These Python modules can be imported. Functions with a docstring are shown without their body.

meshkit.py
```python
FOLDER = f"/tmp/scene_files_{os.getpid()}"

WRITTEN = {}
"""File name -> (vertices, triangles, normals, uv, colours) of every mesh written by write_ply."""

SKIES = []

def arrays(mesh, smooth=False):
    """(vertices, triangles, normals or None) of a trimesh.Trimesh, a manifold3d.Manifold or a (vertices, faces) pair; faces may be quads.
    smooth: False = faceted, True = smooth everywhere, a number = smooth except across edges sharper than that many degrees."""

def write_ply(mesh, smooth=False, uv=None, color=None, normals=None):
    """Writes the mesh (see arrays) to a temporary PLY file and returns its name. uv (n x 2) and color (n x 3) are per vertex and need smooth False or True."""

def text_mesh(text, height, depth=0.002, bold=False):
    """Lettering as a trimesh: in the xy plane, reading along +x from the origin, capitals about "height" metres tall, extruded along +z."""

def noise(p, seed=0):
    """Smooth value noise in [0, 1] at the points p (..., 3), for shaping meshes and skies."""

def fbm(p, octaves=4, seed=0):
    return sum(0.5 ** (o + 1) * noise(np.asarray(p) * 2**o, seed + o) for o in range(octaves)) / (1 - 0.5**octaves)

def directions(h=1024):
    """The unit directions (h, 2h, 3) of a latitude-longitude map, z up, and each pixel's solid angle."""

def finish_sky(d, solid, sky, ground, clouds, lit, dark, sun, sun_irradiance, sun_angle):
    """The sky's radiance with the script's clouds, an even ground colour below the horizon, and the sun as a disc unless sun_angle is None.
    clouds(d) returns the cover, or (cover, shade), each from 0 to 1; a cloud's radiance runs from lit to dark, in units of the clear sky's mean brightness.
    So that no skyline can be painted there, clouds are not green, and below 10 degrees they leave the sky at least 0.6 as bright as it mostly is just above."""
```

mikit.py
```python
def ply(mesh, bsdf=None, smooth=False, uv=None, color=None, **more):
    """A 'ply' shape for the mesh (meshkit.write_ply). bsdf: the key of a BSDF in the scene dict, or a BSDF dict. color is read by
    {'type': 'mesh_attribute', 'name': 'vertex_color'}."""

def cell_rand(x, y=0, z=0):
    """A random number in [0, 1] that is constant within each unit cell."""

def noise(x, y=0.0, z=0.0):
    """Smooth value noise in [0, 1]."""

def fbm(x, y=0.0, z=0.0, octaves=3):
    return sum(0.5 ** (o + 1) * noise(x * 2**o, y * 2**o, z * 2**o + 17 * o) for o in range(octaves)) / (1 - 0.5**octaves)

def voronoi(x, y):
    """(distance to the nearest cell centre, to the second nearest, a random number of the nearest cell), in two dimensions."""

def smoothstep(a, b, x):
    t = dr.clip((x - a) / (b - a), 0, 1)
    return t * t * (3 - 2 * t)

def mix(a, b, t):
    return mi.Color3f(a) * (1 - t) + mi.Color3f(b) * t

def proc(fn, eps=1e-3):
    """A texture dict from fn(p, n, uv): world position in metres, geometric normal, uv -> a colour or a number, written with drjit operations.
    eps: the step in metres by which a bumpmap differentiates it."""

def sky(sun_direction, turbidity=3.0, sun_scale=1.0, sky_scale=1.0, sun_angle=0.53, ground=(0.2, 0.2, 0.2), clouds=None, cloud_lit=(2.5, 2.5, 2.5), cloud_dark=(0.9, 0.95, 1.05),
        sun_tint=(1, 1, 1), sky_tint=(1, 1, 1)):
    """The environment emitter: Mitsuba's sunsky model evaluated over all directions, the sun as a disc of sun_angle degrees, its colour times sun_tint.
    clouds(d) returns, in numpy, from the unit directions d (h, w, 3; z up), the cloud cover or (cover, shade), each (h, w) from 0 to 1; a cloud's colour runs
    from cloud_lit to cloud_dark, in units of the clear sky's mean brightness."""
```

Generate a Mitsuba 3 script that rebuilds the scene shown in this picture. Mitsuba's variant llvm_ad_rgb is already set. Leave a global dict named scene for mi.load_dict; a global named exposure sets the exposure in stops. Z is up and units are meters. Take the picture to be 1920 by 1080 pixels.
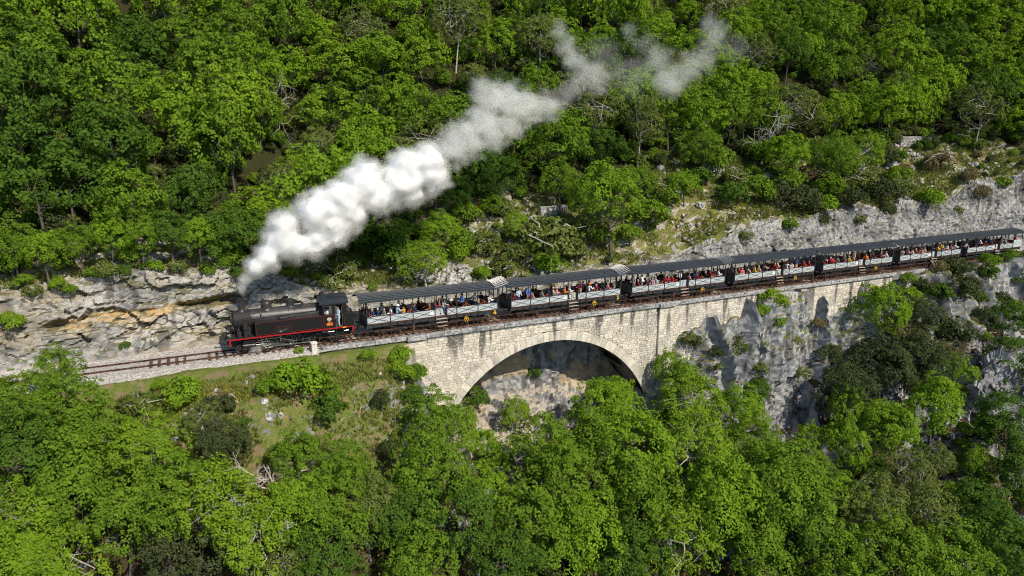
import math, numpy as np, trimesh, mitsuba as mi, mikit, meshkit, drjit as dr
import manifold3d as m3
import shapely
from shapely.geometry import Polygon, Point, box as sbox
from mikit import noise, fbm, smoothstep, mix, voronoi
T = mi.ScalarTransform4f
scene, labels = {}, {}
# ---------------------------------------------------------------- camera, sky, exposure
EYE = (-13.95, -60.68, 18.40)
PITCH, AZ = math.radians(12.953), math.radians(64.487)
FWD = (math.cos(PITCH) * math.cos(AZ), math.cos(PITCH) * math.sin(AZ), -math.sin(PITCH))
scene['camera'] = {'type': 'perspective', 'fov': 72.89, 'fov_axis': 'x', 'near_clip': 0.5, 'far_clip': 2000.0,
                   'to_world': T().look_at(origin=EYE, target=[EYE[i] + FWD[i] for i in range(3)], up=[0, 0, 1])}
SUN = (0.22, -0.70, 0.66)
def few_clouds(d):
    c = meshkit.fbm(d * 3.0 + 5.0, 4)
    return np.clip((c - 0.56) * 6, 0, 1) * np.clip(d[..., 2] * 4, 0, 1)
scene['sky'] = mikit.sky(SUN, turbidity=3, clouds=few_clouds, sun_tint=(.91, 1.0, 1.14))
exposure = 1.85

# ---------------------------------------------------------------- helpers
rng = np.random.default_rng(11)
def unit(v):
    v = np.asarray(v, float)
    return v / (np.linalg.norm(v, axis=-1, keepdims=True) + 1e-12)
class MB:
    """Collects simple solids into one mesh."""
    def __init__(s): s.v, s.f, s.n = [], [], 0
    def add(s, v, f):
        s.v.append(np.asarray(v, float)); s.f.append(np.asarray(f, int) + s.n); s.n += len(v); return s
    def mesh(s, m): return s.add(m.vertices, m.faces)
    def box(s, x0, x1, y0, y1, z0, z1):
        v = [[x, y, z] for x in (x0, x1) for y in (y0, y1) for z in (z0, z1)]
        return s.add(v, [[0, 1, 3], [0, 3, 2], [4, 6, 7], [4, 7, 5], [0, 4, 5], [0, 5, 1], [2, 3, 7], [2, 7, 6], [0, 2, 6], [0, 6, 4], [1, 5, 7], [1, 7, 3]])
    def cbox(s, x0, x1, y0, y1, z0, z1, r=.03):
        lo, hi = np.array([x0, y0, z0]), np.array([x1, y1, z1])
        pts = []
        for a in range(3):
            for sx in (0, 1):
                for sy in (0, 1):
                    for sz in (0, 1):
                        c = np.where([sx, sy, sz], hi - r, lo + r); c[a] = (hi if (sx, sy, sz)[a] else lo)[a]; pts.append(c)
        return s.mesh(trimesh.convex.convex_hull(np.array(pts)))
    def beam(s, a, b, w, h=None, up=(0, 0, 1)):
        a, b = np.asarray(a, float), np.asarray(b, float); h = h or w
        d = unit(b - a); up = np.asarray(up, float)
        if abs(d @ up) > .98: up = np.array([1.0, 0, 0])
        x = unit(np.cross(d, up)); y = np.cross(x, d)
        v = [p + sx * w / 2 * x + sy * h / 2 * y for p in (a, b) for sx, sy in ((-1, -1), (1, -1), (1, 1), (-1, 1))]
        return s.add(v, [[0, 1, 2], [0, 2, 3], [4, 6, 5], [4, 7, 6]] + [q for i in range(4) for q in ([i, i + 4, (i + 1) % 4 + 4], [i, (i + 1) % 4 + 4, (i + 1) % 4])])
    def tube(s, pts, r, n=8, cap=True):
        p = np.asarray(pts, float); r = np.broadcast_to(r, (len(p),))
        t = unit(np.gradient(p, axis=0)); u = np.array([0, 0, 1.0]) if abs(t[0, 2]) < .9 else np.array([1.0, 0, 0])
        vs = []
        for i in range(len(p)):
            a = unit(np.cross(t[i], u)); b = np.cross(t[i], a); u = -b if abs(b @ u) < 0 else u
            ang = np.arange(n) * 2 * np.pi / n
            vs.append(p[i] + r[i] * (np.cos(ang)[:, None] * a + np.sin(ang)[:, None] * b))
        f = [[i * n + j, i * n + (j + 1) % n, (i + 1) * n + (j + 1) % n] for i in range(len(p) - 1) for j in range(n)] + \
            [[i * n + j, (i + 1) * n + (j + 1) % n, (i + 1) * n + j] for i in range(len(p) - 1) for j in range(n)]
        v = np.vstack(vs)
        if cap:
            v = np.vstack([v, p[0], p[-1]]); k = len(v)
            f += [[k - 2, (j + 1) % n, j] for j in range(n)] + [[k - 1, (len(p) - 1) * n + j, (len(p) - 1) * n + (j + 1) % n] for j in range(n)]
        return s.add(v, f)
    def cyl(s, a, b, r, n=16, r2=None): return s.tube([a, b], [r, r if r2 is None else r2], n)
    def lathe(s, c, prof, n=24, axis='z'):
        """prof: (radius, height) from bottom to top about the axis through c."""
        prof = np.asarray(prof, float); ang = np.arange(n) * 2 * np.pi / n
        v = np.stack([prof[:, None, 0] * np.cos(ang), prof[:, None, 0] * np.sin(ang), np.broadcast_to(prof[:, None, 1], (len(prof), n))], -1).reshape(-1, 3)
        if axis == 'y': v = v[:, [0, 2, 1]] * [1, 1, -1]
        if axis == 'x': v = v[:, [2, 0, 1]]
        f = [q for i in range(len(prof) - 1) for j in range(n) for q in ([i * n + j, i * n + (j + 1) % n, (i + 1) * n + (j + 1) % n], [i * n + j, (i + 1) * n + (j + 1) % n, (i + 1) * n + j])]
        return s.add(v + np.asarray(c, float), f)
    def get(s): return np.vstack(s.v), np.vstack(s.f)
def ref(k): return {'type': 'ref', 'id': k}
def put(key, mesh, bsdf, smooth=False, **k):
    scene[key] = mikit.ply(mesh.get() if isinstance(mesh, MB) else mesh, bsdf, smooth=smooth, **k); return key
def numbered(name, used={}):
    """name, name_001, ... ; also for parts."""
    n = used.get(name, 0); used[name] = n + 1
    return name if n == 0 else f'{name}_{n:03d}'
def tag(key, label=None, cat=None, group=None, kind=None):
    labels[key] = {k: v for k, v in (('label', label), ('category', cat), ('group', group), ('kind', kind)) if v}
ORD = ['first', 'second', 'third', 'fourth', 'fifth', 'sixth', 'seventh', 'eighth', 'ninth', 'tenth', 'eleventh', 'twelfth', 'thirteenth', 'fourteenth', 'fifteenth', 'sixteenth', 'seventeenth', 'eighteenth', 'nineteenth', 'twentieth']

# ---------------------------------------------------------------- materials
def rgb(c): return {'type': 'rgb', 'value': list(c)}
def mat(key, c, rough=.7, metal=0.0, spec=.4, **k):
    scene[key] = {'type': 'twosided', 'b': {'type': 'principled', 'base_color': rgb(c) if isinstance(c, (tuple, list)) else c, 'roughness': rough, 'metallic': metal, 'specular': spec, **k}}
def diff(key, fn): scene[key] = {'type': 'twosided', 'b': {'type': 'diffuse', 'reflectance': mikit.proc(fn)}}
def C3(*c): return mi.Color3f(*c)
def rock_fn(p, n, uv):
    a = fbm(p.x * .33, p.y * .33, p.z * .45, 3)
    b = fbm(p.x * 2.6, p.y * 2.6, p.z * 3.4, 3)
    st = fbm(p.x * 1.1 + 7, p.y * 1.1, p.z * .13, 3)
    t = a * .45 + b * .55
    c = mix(mix(C3(.20, .20, .20), C3(.15, .155, .165), smoothstep(10, 40, p.x)), mix(C3(.46, .445, .415), C3(.43, .43, .425), smoothstep(10, 40, p.x)), smoothstep(.32, .66, t))
    c = mix(c, C3(.075, .072, .07), smoothstep(.56, .70, st) * .75)
    warm = smoothstep(.52, .66, fbm(p.x * .21 + 31, p.y * .3, p.z * .35, 3))
    c = mix(c, C3(.42, .34, .23), warm * .45 * (1 - smoothstep(20, 40, p.x)))
    # iron-stained beds under the ledge of the left cliff
    zl = 3.35 + .055 * (p.x + 22)
    band = smoothstep(-2.3, -.2, p.z - zl) * (1 - smoothstep(-.05, .25, p.z - zl)) * smoothstep(-26.5, -22, p.x) * (1 - smoothstep(-12.5, -9.5, p.x)) * smoothstep(1.5, 2.0, p.y)
    c = mix(c, mix(C3(.45, .30, .14), C3(.46, .39, .28), smoothstep(.35, .6, b)), band * smoothstep(.42, .66, fbm(p.x * .7, p.y, p.z * .8 + 3, 3) + .25 * smoothstep(-1.0, 0, p.z - zl)))
    g = smoothstep(.62, .85, dr.abs(n.z) + (b - .5) * .9)
    return mix(c, mix(C3(.07, .085, .025), C3(.17, .14, .07), a), g * .85)
def slope_fn(p, n, uv):
    a = fbm(p.x * .25, p.y * .25, p.z * .25, 3)
    b = fbm(p.x * 1.7, p.y * 1.7, p.z * 1.7, 3)
    d = fbm(p.x * 6, p.y * 6, p.z * 6, 2)
    grass = mix(C3(.085, .115, .026), C3(.21, .21, .07), smoothstep(.3, .7, a * .5 + d * .5))
    soil = mix(C3(.10, .075, .045), C3(.24, .19, .12), d)
    stone = mix(C3(.22, .21, .20), C3(.50, .47, .43), d)
    c = mix(grass, soil, smoothstep(.50, .66, b) * .8)
    c = mix(c, stone, smoothstep(.58, .68, fbm(p.x * .8 + 9, p.y * .8, p.z * .8, 3)) * smoothstep(.4, .55, d + .1))
    c = mix(c, stone, 1 - smoothstep(.36, .56, dr.abs(n.z) + (b - .5) * .3))
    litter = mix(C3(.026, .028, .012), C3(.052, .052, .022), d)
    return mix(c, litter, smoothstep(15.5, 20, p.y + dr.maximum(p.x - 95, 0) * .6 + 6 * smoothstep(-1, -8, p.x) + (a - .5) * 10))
def lower_fn(p, n, uv):
    a = fbm(p.x * .3, p.y * .3, p.z * .3, 3)
    b = fbm(p.x * 1.9, p.y * 1.9, p.z * 1.9, 3)
    d = fbm(p.x * 6, p.y * 6, p.z * 6, 2)
    st = fbm(p.x * 1.3 + 7, p.y * 1.3, p.z * .15, 3)
    rock = mix(C3(.17, .175, .19), C3(.39, .395, .405), smoothstep(.3, .7, a * .35 + b * .65))
    rock = mix(rock, C3(.08, .08, .08), smoothstep(.55, .68, st) * .75)
    rock = mix(rock, C3(.50, .38, .22), smoothstep(.55, .68, fbm(p.x * .35 + 3, p.y * .35, p.z * .35, 3)) * .6 * (1 - smoothstep(30, 36, p.x) * smoothstep(-22, -15, p.z)))
    grass = mix(mix(C3(.075, .115, .024), C3(.18, .195, .055), d), C3(.20, .16, .09), smoothstep(.52, .68, b))
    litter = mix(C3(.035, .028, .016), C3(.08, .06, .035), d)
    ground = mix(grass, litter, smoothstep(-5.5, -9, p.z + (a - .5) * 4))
    pale = smoothstep(4, 7, p.x) * (1 - smoothstep(31, 34, p.x)) * smoothstep(-9, -6, p.y)
    ground = mix(ground, mix(C3(.36, .31, .24), C3(.58, .52, .43), d), pale * .9)
    return mix(rock, ground, smoothstep(.58, .76, dr.abs(n.z) + (b - .5) * .45 + .18 * (1 - smoothstep(0, 5, p.x))))
def ballast_fn(p, n, uv):
    a, b = fbm(p.x * 14, p.y * 14, 0, 2), fbm(p.x * .6, p.y * .6, 3, 3)
    c = mix(C3(.26, .245, .225), C3(.56, .535, .50), smoothstep(.25, .75, a))
    rust = smoothstep(-6, 6, p.x) * (1 - smoothstep(.9, 1.8, dr.abs(p.y)) * .35)
    return mix(c, mix(C3(.15, .085, .055), C3(.42, .30, .24), a), rust * smoothstep(.30, .58, b) * .8)
def stone_fn(base):
    def fn(p, n, uv):
        d = fbm(p.x * 5, p.y * 5, p.z * 5, 3)
        st = fbm(p.x * 1.5 + 3, p.y * .5, p.z * .16, 3)
        top = smoothstep(-5.5, -.6, p.z)
        c = C3(*base) * (.78 + .44 * d)
        c = mix(c, C3(.075, .072, .07), smoothstep(.535, .66, st + .05 * top) * (.25 + .6 * top) * smoothstep(.3, .6, d + .12))
        return mix(c, C3(.24, .24, .245), (1 - smoothstep(.02, .35, dr.abs(p.x - 30.9))) * 0 + smoothstep(.56, .72, fbm(p.x * .5 + 40, 0, p.z * .4, 3)) * .35)
    return fn
def coping_fn(p, n, uv):
    d, a = fbm(p.x * 6, p.y * 6, p.z * 6, 3), fbm(p.x * .9, p.y, p.z, 3)
    return mix(mix(C3(.20, .205, .215), C3(.46, .455, .445), smoothstep(.3, .7, d)), C3(.11, .11, .11), smoothstep(.56, .7, a) * .6)
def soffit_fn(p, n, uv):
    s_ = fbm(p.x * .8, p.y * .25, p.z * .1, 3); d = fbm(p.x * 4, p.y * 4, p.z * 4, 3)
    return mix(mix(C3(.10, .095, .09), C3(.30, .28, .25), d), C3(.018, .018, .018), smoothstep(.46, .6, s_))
def drystone_fn(p, n, uv):
    d = fbm(p.x * 4, p.y * 4, p.z * 4, 3)
    return mix(C3(.20, .20, .20), C3(.50, .49, .47), smoothstep(.3, .7, d))
for k, fn in (('rock', rock_fn), ('hill', slope_fn), ('lower', lower_fn), ('gravel', ballast_fn), ('coping', coping_fn), ('soffit', soffit_fn), ('drystone', drystone_fn),
              ('stone0', stone_fn((.60, .555, .47))), ('stone1', stone_fn((.68, .635, .55))), ('stone2', stone_fn((.52, .485, .415)))):
    diff(k, fn)
def rust_fn(p, n, uv):
    return mix(C3(.035, .022, .017), C3(.13, .062, .035), smoothstep(.3, .7, fbm(p.x * 5, p.y * 5, p.z * 5, 3)))
scene['rust'] = {'type': 'twosided', 'b': {'type': 'principled', 'base_color': mikit.proc(rust_fn), 'roughness': .75, 'specular': .3}}
def timber_fn(p, n, uv):
    return mix(C3(.05, .034, .026), C3(.16, .11, .085), fbm(p.x * 8, p.y * 1.2, p.z * 4, 3))
diff('timber', timber_fn)
def boiler_fn(p, n, uv):
    return mix(C3(.022, .022, .024), C3(.055, .054, .055), smoothstep(.3, .75, fbm(p.x * 1.6, p.y * 2, p.z * 2, 4)))
scene['boiler'] = {'type': 'twosided', 'b': {'type': 'principled', 'base_color': mikit.proc(boiler_fn), 'roughness': .42, 'specular': .5}}
def roof_fn(p, n, uv):
    return mix(C3(.019, .026, .036), C3(.028, .036, .047), smoothstep(.3, .75, fbm(p.x * .3, p.y * 1.2, p.z * 1.5, 3)))
scene['roof_sheet'] = {'type': 'twosided', 'b': {'type': 'principled', 'base_color': mikit.proc(roof_fn), 'roughness': .5, 'specular': .25}}
def panel_fn(p, n, uv):
    return mix(C3(.37, .415, .44), C3(.47, .51, .525), smoothstep(.25, .75, fbm(p.x * 1.3, p.y, p.z * 5, 4)))
scene['panel'] = {'type': 'twosided', 'b': {'type': 'principled', 'base_color': mikit.proc(panel_fn), 'roughness': .45, 'specular': .4}}
mat('black_paint', (.012, .012, .013), .28, spec=.5); mat('soot', (.02, .02, .02), .7)
mat('frame_paint', (.035, .04, .043), .5); mat('red_paint', (.33, .009, .014), .45); mat('red_line', (.22, .015, .012), .5)
mat('steel', (.62, .61, .60), .32, .9); mat('brass', (.55, .50, .36), .4, .3); mat('orange_letter', (.75, .20, .03), .5); mat('yellow_paint', (.80, .47, .02), .45)
mat('bench_wood', (.10, .035, .018), .6); mat('step_wood', (.42, .34, .29), .8); mat('floor_wood', (.12, .07, .045), .8); mat('white_paint', (.75, .75, .74), .5); mat('dark_gap', (.012, .012, .012), .9)
mat('bark', (.10, .09, .075), .9); mat('dead_wood', (.42, .39, .35), .9); scene['steam_white'] = {'type': 'diffuse', 'reflectance': rgb((.70, .715, .73))}; mat('marker_stone', (.60, .57, .52), .85)
scene['leaf'] = {'type': 'principledthin', 'base_color': {'type': 'mesh_attribute', 'name': 'vertex_color'}, 'roughness': .55, 'diff_trans': .55, 'spec_trans': 0.0, 'eta': 1.35}
mat('end_paint', (.075, .085, .09), .5); mat('bench_orange', (.26, .06, .025), .5); mat('flap_sheet', (.05, .057, .066), .33, spec=.7)
# ---------------------------------------------------------------- terrain: profiles across the track (y, z) at stations along it (x)
def stations(d):
    xs = np.array(sorted(d)); return xs, np.array([d[x] for x in xs], float)
UP = stations({  # cliff foot, cliff top, mid slope
    -70: (2.6, 0, 5.0, 5.0, 14, 10.5), -27: (2.2, 0, 4.6, 5.2, 14, 10.4), -22: (2.3, 0, 4.6, 5.6, 14, 10.6), -18: (2.4, 0, 4.6, 6.3, 14, 11.0), -11: (3.0, 0, 4.7, 5.6, 14, 10.0),
    -6: (3.0, 0, 5, 4.4, 14, 8.0), -3: (3.0, 0, 5, 3.3, 14, 5.8), 0: (3.0, 0, 5.2, 3.0, 14, 4.8), 5: (3.0, 0, 5.4, 2.6, 14, 4.8), 17: (3.0, 0, 5.4, 2.5, 14, 7.2), 28: (3.0, 0, 5.4, 2.7, 14, 8.3),
    40: (3.0, 0, 5.2, 3.1, 14, 9.9), 46: (3.0, 0, 4.6, 5.0, 14, 10.4), 56: (3.0, 0, 4.4, 6.6, 14, 11.1), 71: (3.0, 0, 4.4, 7.7, 14, 12.7), 88: (3.0, 0, 4.4, 7.9, 14, 14.0), 94: (3.0, 0, 4.4, 9.1, 14, 14.8),
    107: (3.0, 0, 5.4, 11, 14, 17), 125: (3.0, 0, 5.6, 13, 14, 19), 160: (3, 0, 6, 14, 14, 20), 300: (3, 0, 6, 14, 14, 20)})
LOW = stations({  # edge of the bench, then three points down to the stream
    -70: (-3.2, -.35, -8, -2.6, -16, -10, -34, -27), -20: (-3.2, -.35, -8, -2.6, -16, -10, -34, -27), -10: (-3.2, -.3, -8.5, -1.5, -14.5, -7, -34, -27), 0: (-3.4, -.4, -7, -1.9, -12, -7, -33, -27),
    3.2: (-2.7, -.5, -5, -3.2, -10, -8, -33, -27), 6: (2.9, -.6, 2.4, -4, -3, -7.5, -33, -28), 9: (3, -.6, 2.3, -8, -4, -12, -33, -28), 14: (3, -.6, 2.3, -9, -4, -13.5, -33, -29), 24: (3, -.6, 2.3, -9, -4, -13.5, -33, -29),
    29: (3, -.6, 2.3, -9, -4, -13, -33, -29), 32: (2.9, -.6, 2.4, -6, -3.4, -8.5, -33, -30), 34.3: (-2.5, -3.6, -3.3, -8, -4.9, -14.5, -35, -31), 45: (-2.5, -3.0, -3.4, -8, -4.8, -16, -35, -31),
    47: (-3.1, -.4, -3.9, -7, -5.2, -16, -35, -31), 52.5: (-3.1, -.5, -4.1, -7, -6, -16, -35, -31), 55: (-2.5, -2.4, -3.9, -7.5, -7, -15, -36, -32), 65.5: (-2.5, -1.9, -5, -7, -9, -14, -37, -32),
    69: (-2.9, -.5, -6, -5, -11, -13, -38, -33), 80: (-3.1, -.5, -7, -7, -12.5, -17, -40, -34), 95: (-3.1, -.5, -7, -9, -13, -20, -42, -36), 120: (-3, -.5, -6, -10, -12, -24, -44, -38), 300: (-3, -.5, -6, -10, -12, -24, -44, -38)})
def bend(x): return .02 * np.maximum(np.asarray(x, float) - 97, 0) ** 1.85
def interp_rows(st, x):
    xs, rows = st; x = np.asarray(x, float)
    return np.stack([np.interp(x, xs, rows[:, k]) for k in range(rows.shape[1])], -1)
def upx(x):
    a = interp_rows(UP, x); q = np.asarray(x, float)
    a[..., 3] += np.clip((q - 38) / 6, 0, 1) * 2.6 * (meshkit.fbm(np.stack([q / 5., 0 * q, 0 * q + 2], -1), 3) - .5); return a
def hill_z(zm, y): return zm + np.minimum(np.maximum(y - 14, 0), 10) * .60 + np.maximum(y - 24, 0) * .74
def swell(x, y): return 2.6 * (meshkit.fbm(np.stack([x / 17., y / 17., 0 * x], -1), 3) - .5)
def ground(x, y):
    """Height of the ground (upper hill and lower slope; cliffs are steep ramps)."""
    x, y = np.broadcast_arrays(np.asarray(x, float), np.asarray(y, float)); q = y + bend(x)
    a, b = upx(x), interp_rows(LOW, x); k = lambda r, i: r[..., i]
    ys = np.stack([0 * x - 100, k(b, 6), k(b, 4), k(b, 2), k(b, 0), k(a, 0), k(a, 2), k(a, 4)], -1); zs = np.stack([k(b, 7) - 3, k(b, 7), k(b, 5), k(b, 3), k(b, 1), 0 * x, k(a, 3), k(a, 5)], -1)
    ys = np.maximum.accumulate(ys, -1); out = zs[..., 0].copy()
    for i in range(7): out = np.where(q >= ys[..., i], zs[..., i] + (zs[..., i + 1] - zs[..., i]) * np.clip((q - ys[..., i]) / np.maximum(ys[..., i + 1] - ys[..., i], 1e-6), 0, 1), out)
    return np.where(q > ys[..., 7], hill_z(k(a, 5), q) + swell(x, y) * np.clip((q - ys[..., 7]) / 8, 0, 1), out)
def sheet(xs, poly, counts, wave):
    """Grid surface: at each x the polyline poly(x) (n points y, z), counts[i] cells per leg, pushed along its normal by wave(points)."""
    pl = poly(xs); cols = []
    for i, c in enumerate(counts):
        t = np.arange(c + (i == len(counts) - 1)) / c
        cols.append(pl[:, i, None] * (1 - t)[None, :, None] + pl[:, i + 1, None] * t[None, :, None])
    g = np.concatenate(cols, 1); P = np.concatenate([np.broadcast_to(xs[:, None, None], g.shape[:2] + (1,)), g], -1)
    P[..., 1] -= bend(P[..., 0])
    n = unit(np.cross(np.gradient(P, axis=0), np.gradient(P, axis=1)))
    P = P + n * wave(P)[..., None]
    a, b = P.shape[:2]; q = np.arange(a * b).reshape(a, b)
    return P.reshape(-1, 3), np.stack([q[:-1, :-1], q[1:, :-1], q[1:, 1:], q[:-1, 1:]], -1).reshape(-1, 4)
def cells(p, seed=0):
    """Angular blocks: for each point a random height and slant of the nearest scattered centre."""
    def h(q, k):
        n = (q[..., 0] * 374761393 + q[..., 1] * 668265263 + q[..., 2] * 2147483647 + (seed + k) * 144665) & 0xFFFFFFFF
        n = ((n ^ (n >> 13)) * 1274126177) & 0xFFFFFFFF
        return ((n ^ (n >> 16)) & 0xFFFFFF) / 16777215.0
    i0 = np.floor(p).astype(np.int64); best = np.full(p.shape[:-1], 9.0); cell = i0.copy(); off = np.zeros(p.shape)
    for a in np.ndindex(3, 3, 3):
        q = i0 + (np.array(a) - 1); e = p - q - np.stack([h(q, 1), h(q, 2), h(q, 3)], -1); d = (e ** 2).sum(-1); k = d < best
        best = np.where(k, d, best); cell = np.where(k[..., None], q, cell); off = np.where(k[..., None], e, off)
    return h(cell, 4) - .5 + sum(off[..., i] * (h(cell, 5 + i) - .5) for i in range(3))
def crag(P, big=1.0, block=.55, fine=.28, sc=(.9, .9, 1.25)):
    w = P + .7 * np.stack([meshkit.fbm(P * .8 + k * 11, 3) - .5 for k in range(3)], -1)
    d = big * (meshkit.fbm(P * [.25, .25, .18], 3) - .5) + block * cells(w * sc * .75) + block * .5 * cells(w * np.array(sc) * 1.9, 20)
    return d + fine * (meshkit.fbm(P * 2.4, 4) - .5)
def fade(P, zlo, w): return np.clip((P[..., 2] - zlo) / w, 0, 1)
# rock face above the track
xs = np.arange(-46, 122, .15)
def cliff_wave(P):
    x, z = P[..., 0], P[..., 2]
    r = np.clip((x - 40) / 10, 0, 1); d = (1 - r) * crag(P, 1.2, .9, .34, (.42, .8, .95)) + r * crag(P, 1.6, .42, .75, (.45, .9, .35))
    zl = 3.35 + .055 * (x + 22) + .25 * (meshkit.noise(np.stack([x * .8, 0 * x, 0 * x], -1)) - .5)
    win = np.clip((x + 25.5) / 1.5, 0, 1) * np.clip((-9.6 - x) / 1.0, 0, 1) * np.clip(meshkit.noise(np.stack([x * .45 + 3, 0 * x, 0 * x], -1)) * 3 - .5, 0, 1)
    d += win * (.65 * np.clip((z - zl) / .12, 0, 1) * np.clip((zl + 1.3 - z) / .9, 0, 1) - 1.0 * np.clip((z - zl + .75) / .6, 0, 1) * np.clip((zl - z) / .10, 0, 1))
    return d * fade(P, -.1, 1.0) * (.45 + .55 * np.clip((np.abs(x - 20) - 18) / 8, 0, 1))
def up_poly(x):
    a = upx(x)
    return np.stack([np.stack([a[:, 0] - .1, a[:, 1] - .45], -1), np.stack([a[:, 0] + .55 * (a[:, 2] - a[:, 0]), a[:, 3] * .62], -1), a[:, 2:4], np.stack([a[:, 2] + 1.1, a[:, 3] + .35], -1)], 1)
put('rock_cliff', sheet(xs, up_poly, [36, 26, 8], cliff_wave), 'rock'); tag('rock_cliff', kind='structure')
# hillside
xs = np.concatenate([np.arange(-75, -8, .7), np.arange(-8, 60, .38), np.arange(60, 300, .9)])
def hill_poly(x):
    a = upx(x); pts = [np.stack([a[:, 2] + .5, a[:, 3] - .05], -1), a[:, 4:6]]
    for y in (24, 60, 120, 210): pts.append(np.stack([0 * x + y, hill_z(a[:, 5], y)], -1))
    return np.stack(pts, 1)
def hill_wave(P):
    return np.clip((P[..., 1] + bend(P[..., 0]) - 14) / 8, 0, 1) * swell(P[..., 0], P[..., 1]) + .8 * (meshkit.fbm(P * .55, 4) - .5) + .55 * cells(P * [.6, .6, .9]) * np.clip((26 - P[..., 1]) / 6, 0, 1)
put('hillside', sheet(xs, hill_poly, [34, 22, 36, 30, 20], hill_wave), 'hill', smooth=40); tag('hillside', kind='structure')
# slope and crags below the track
xs = np.concatenate([np.arange(-75, -26, .8), np.arange(-26, 100, .25), np.arange(100, 300, 1.0)])
def low_poly(x):
    a = interp_rows(LOW, x)
    return np.stack([np.stack([a[:, 6] - 70, a[:, 7] - 3], -1), a[:, 6:8], a[:, 4:6], a[:, 2:4], a[:, 0:2], np.stack([a[:, 0] + np.where(a[:, 0] > 0, .3, .9), a[:, 1] + .0], -1)], 1)
def gully(P):
    """Buttresses parted by steep clefts."""
    n = meshkit.fbm(P * [.17, .17, .035] + 7, 2) - .5
    return np.clip((P[..., 0] - 30) / 6, 0, 1) * (.5 + 5.0 * (meshkit.fbm(P * [.13, .13, .05], 2) - .5) - 1.9 * np.exp(-(n / .035) ** 2))
def low_wave(P):
    x = P[..., 0]; rocky = np.clip((x - 4) / 4, 0, 1)
    edge = np.clip(-(P[..., 2]) / 1.6, 0, 1)
    return -edge * (rocky * (gully(P) + crag(P, 1.6, .7, .8, (.5, .5, .22))) + (1 - rocky) * 1.0 * (meshkit.fbm(P * .5, 4) - .5))
put('lower_slope', sheet(xs, low_poly, [12, 60, 34, 30, 3], low_wave), 'lower'); tag('lower_slope', kind='structure')
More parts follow.
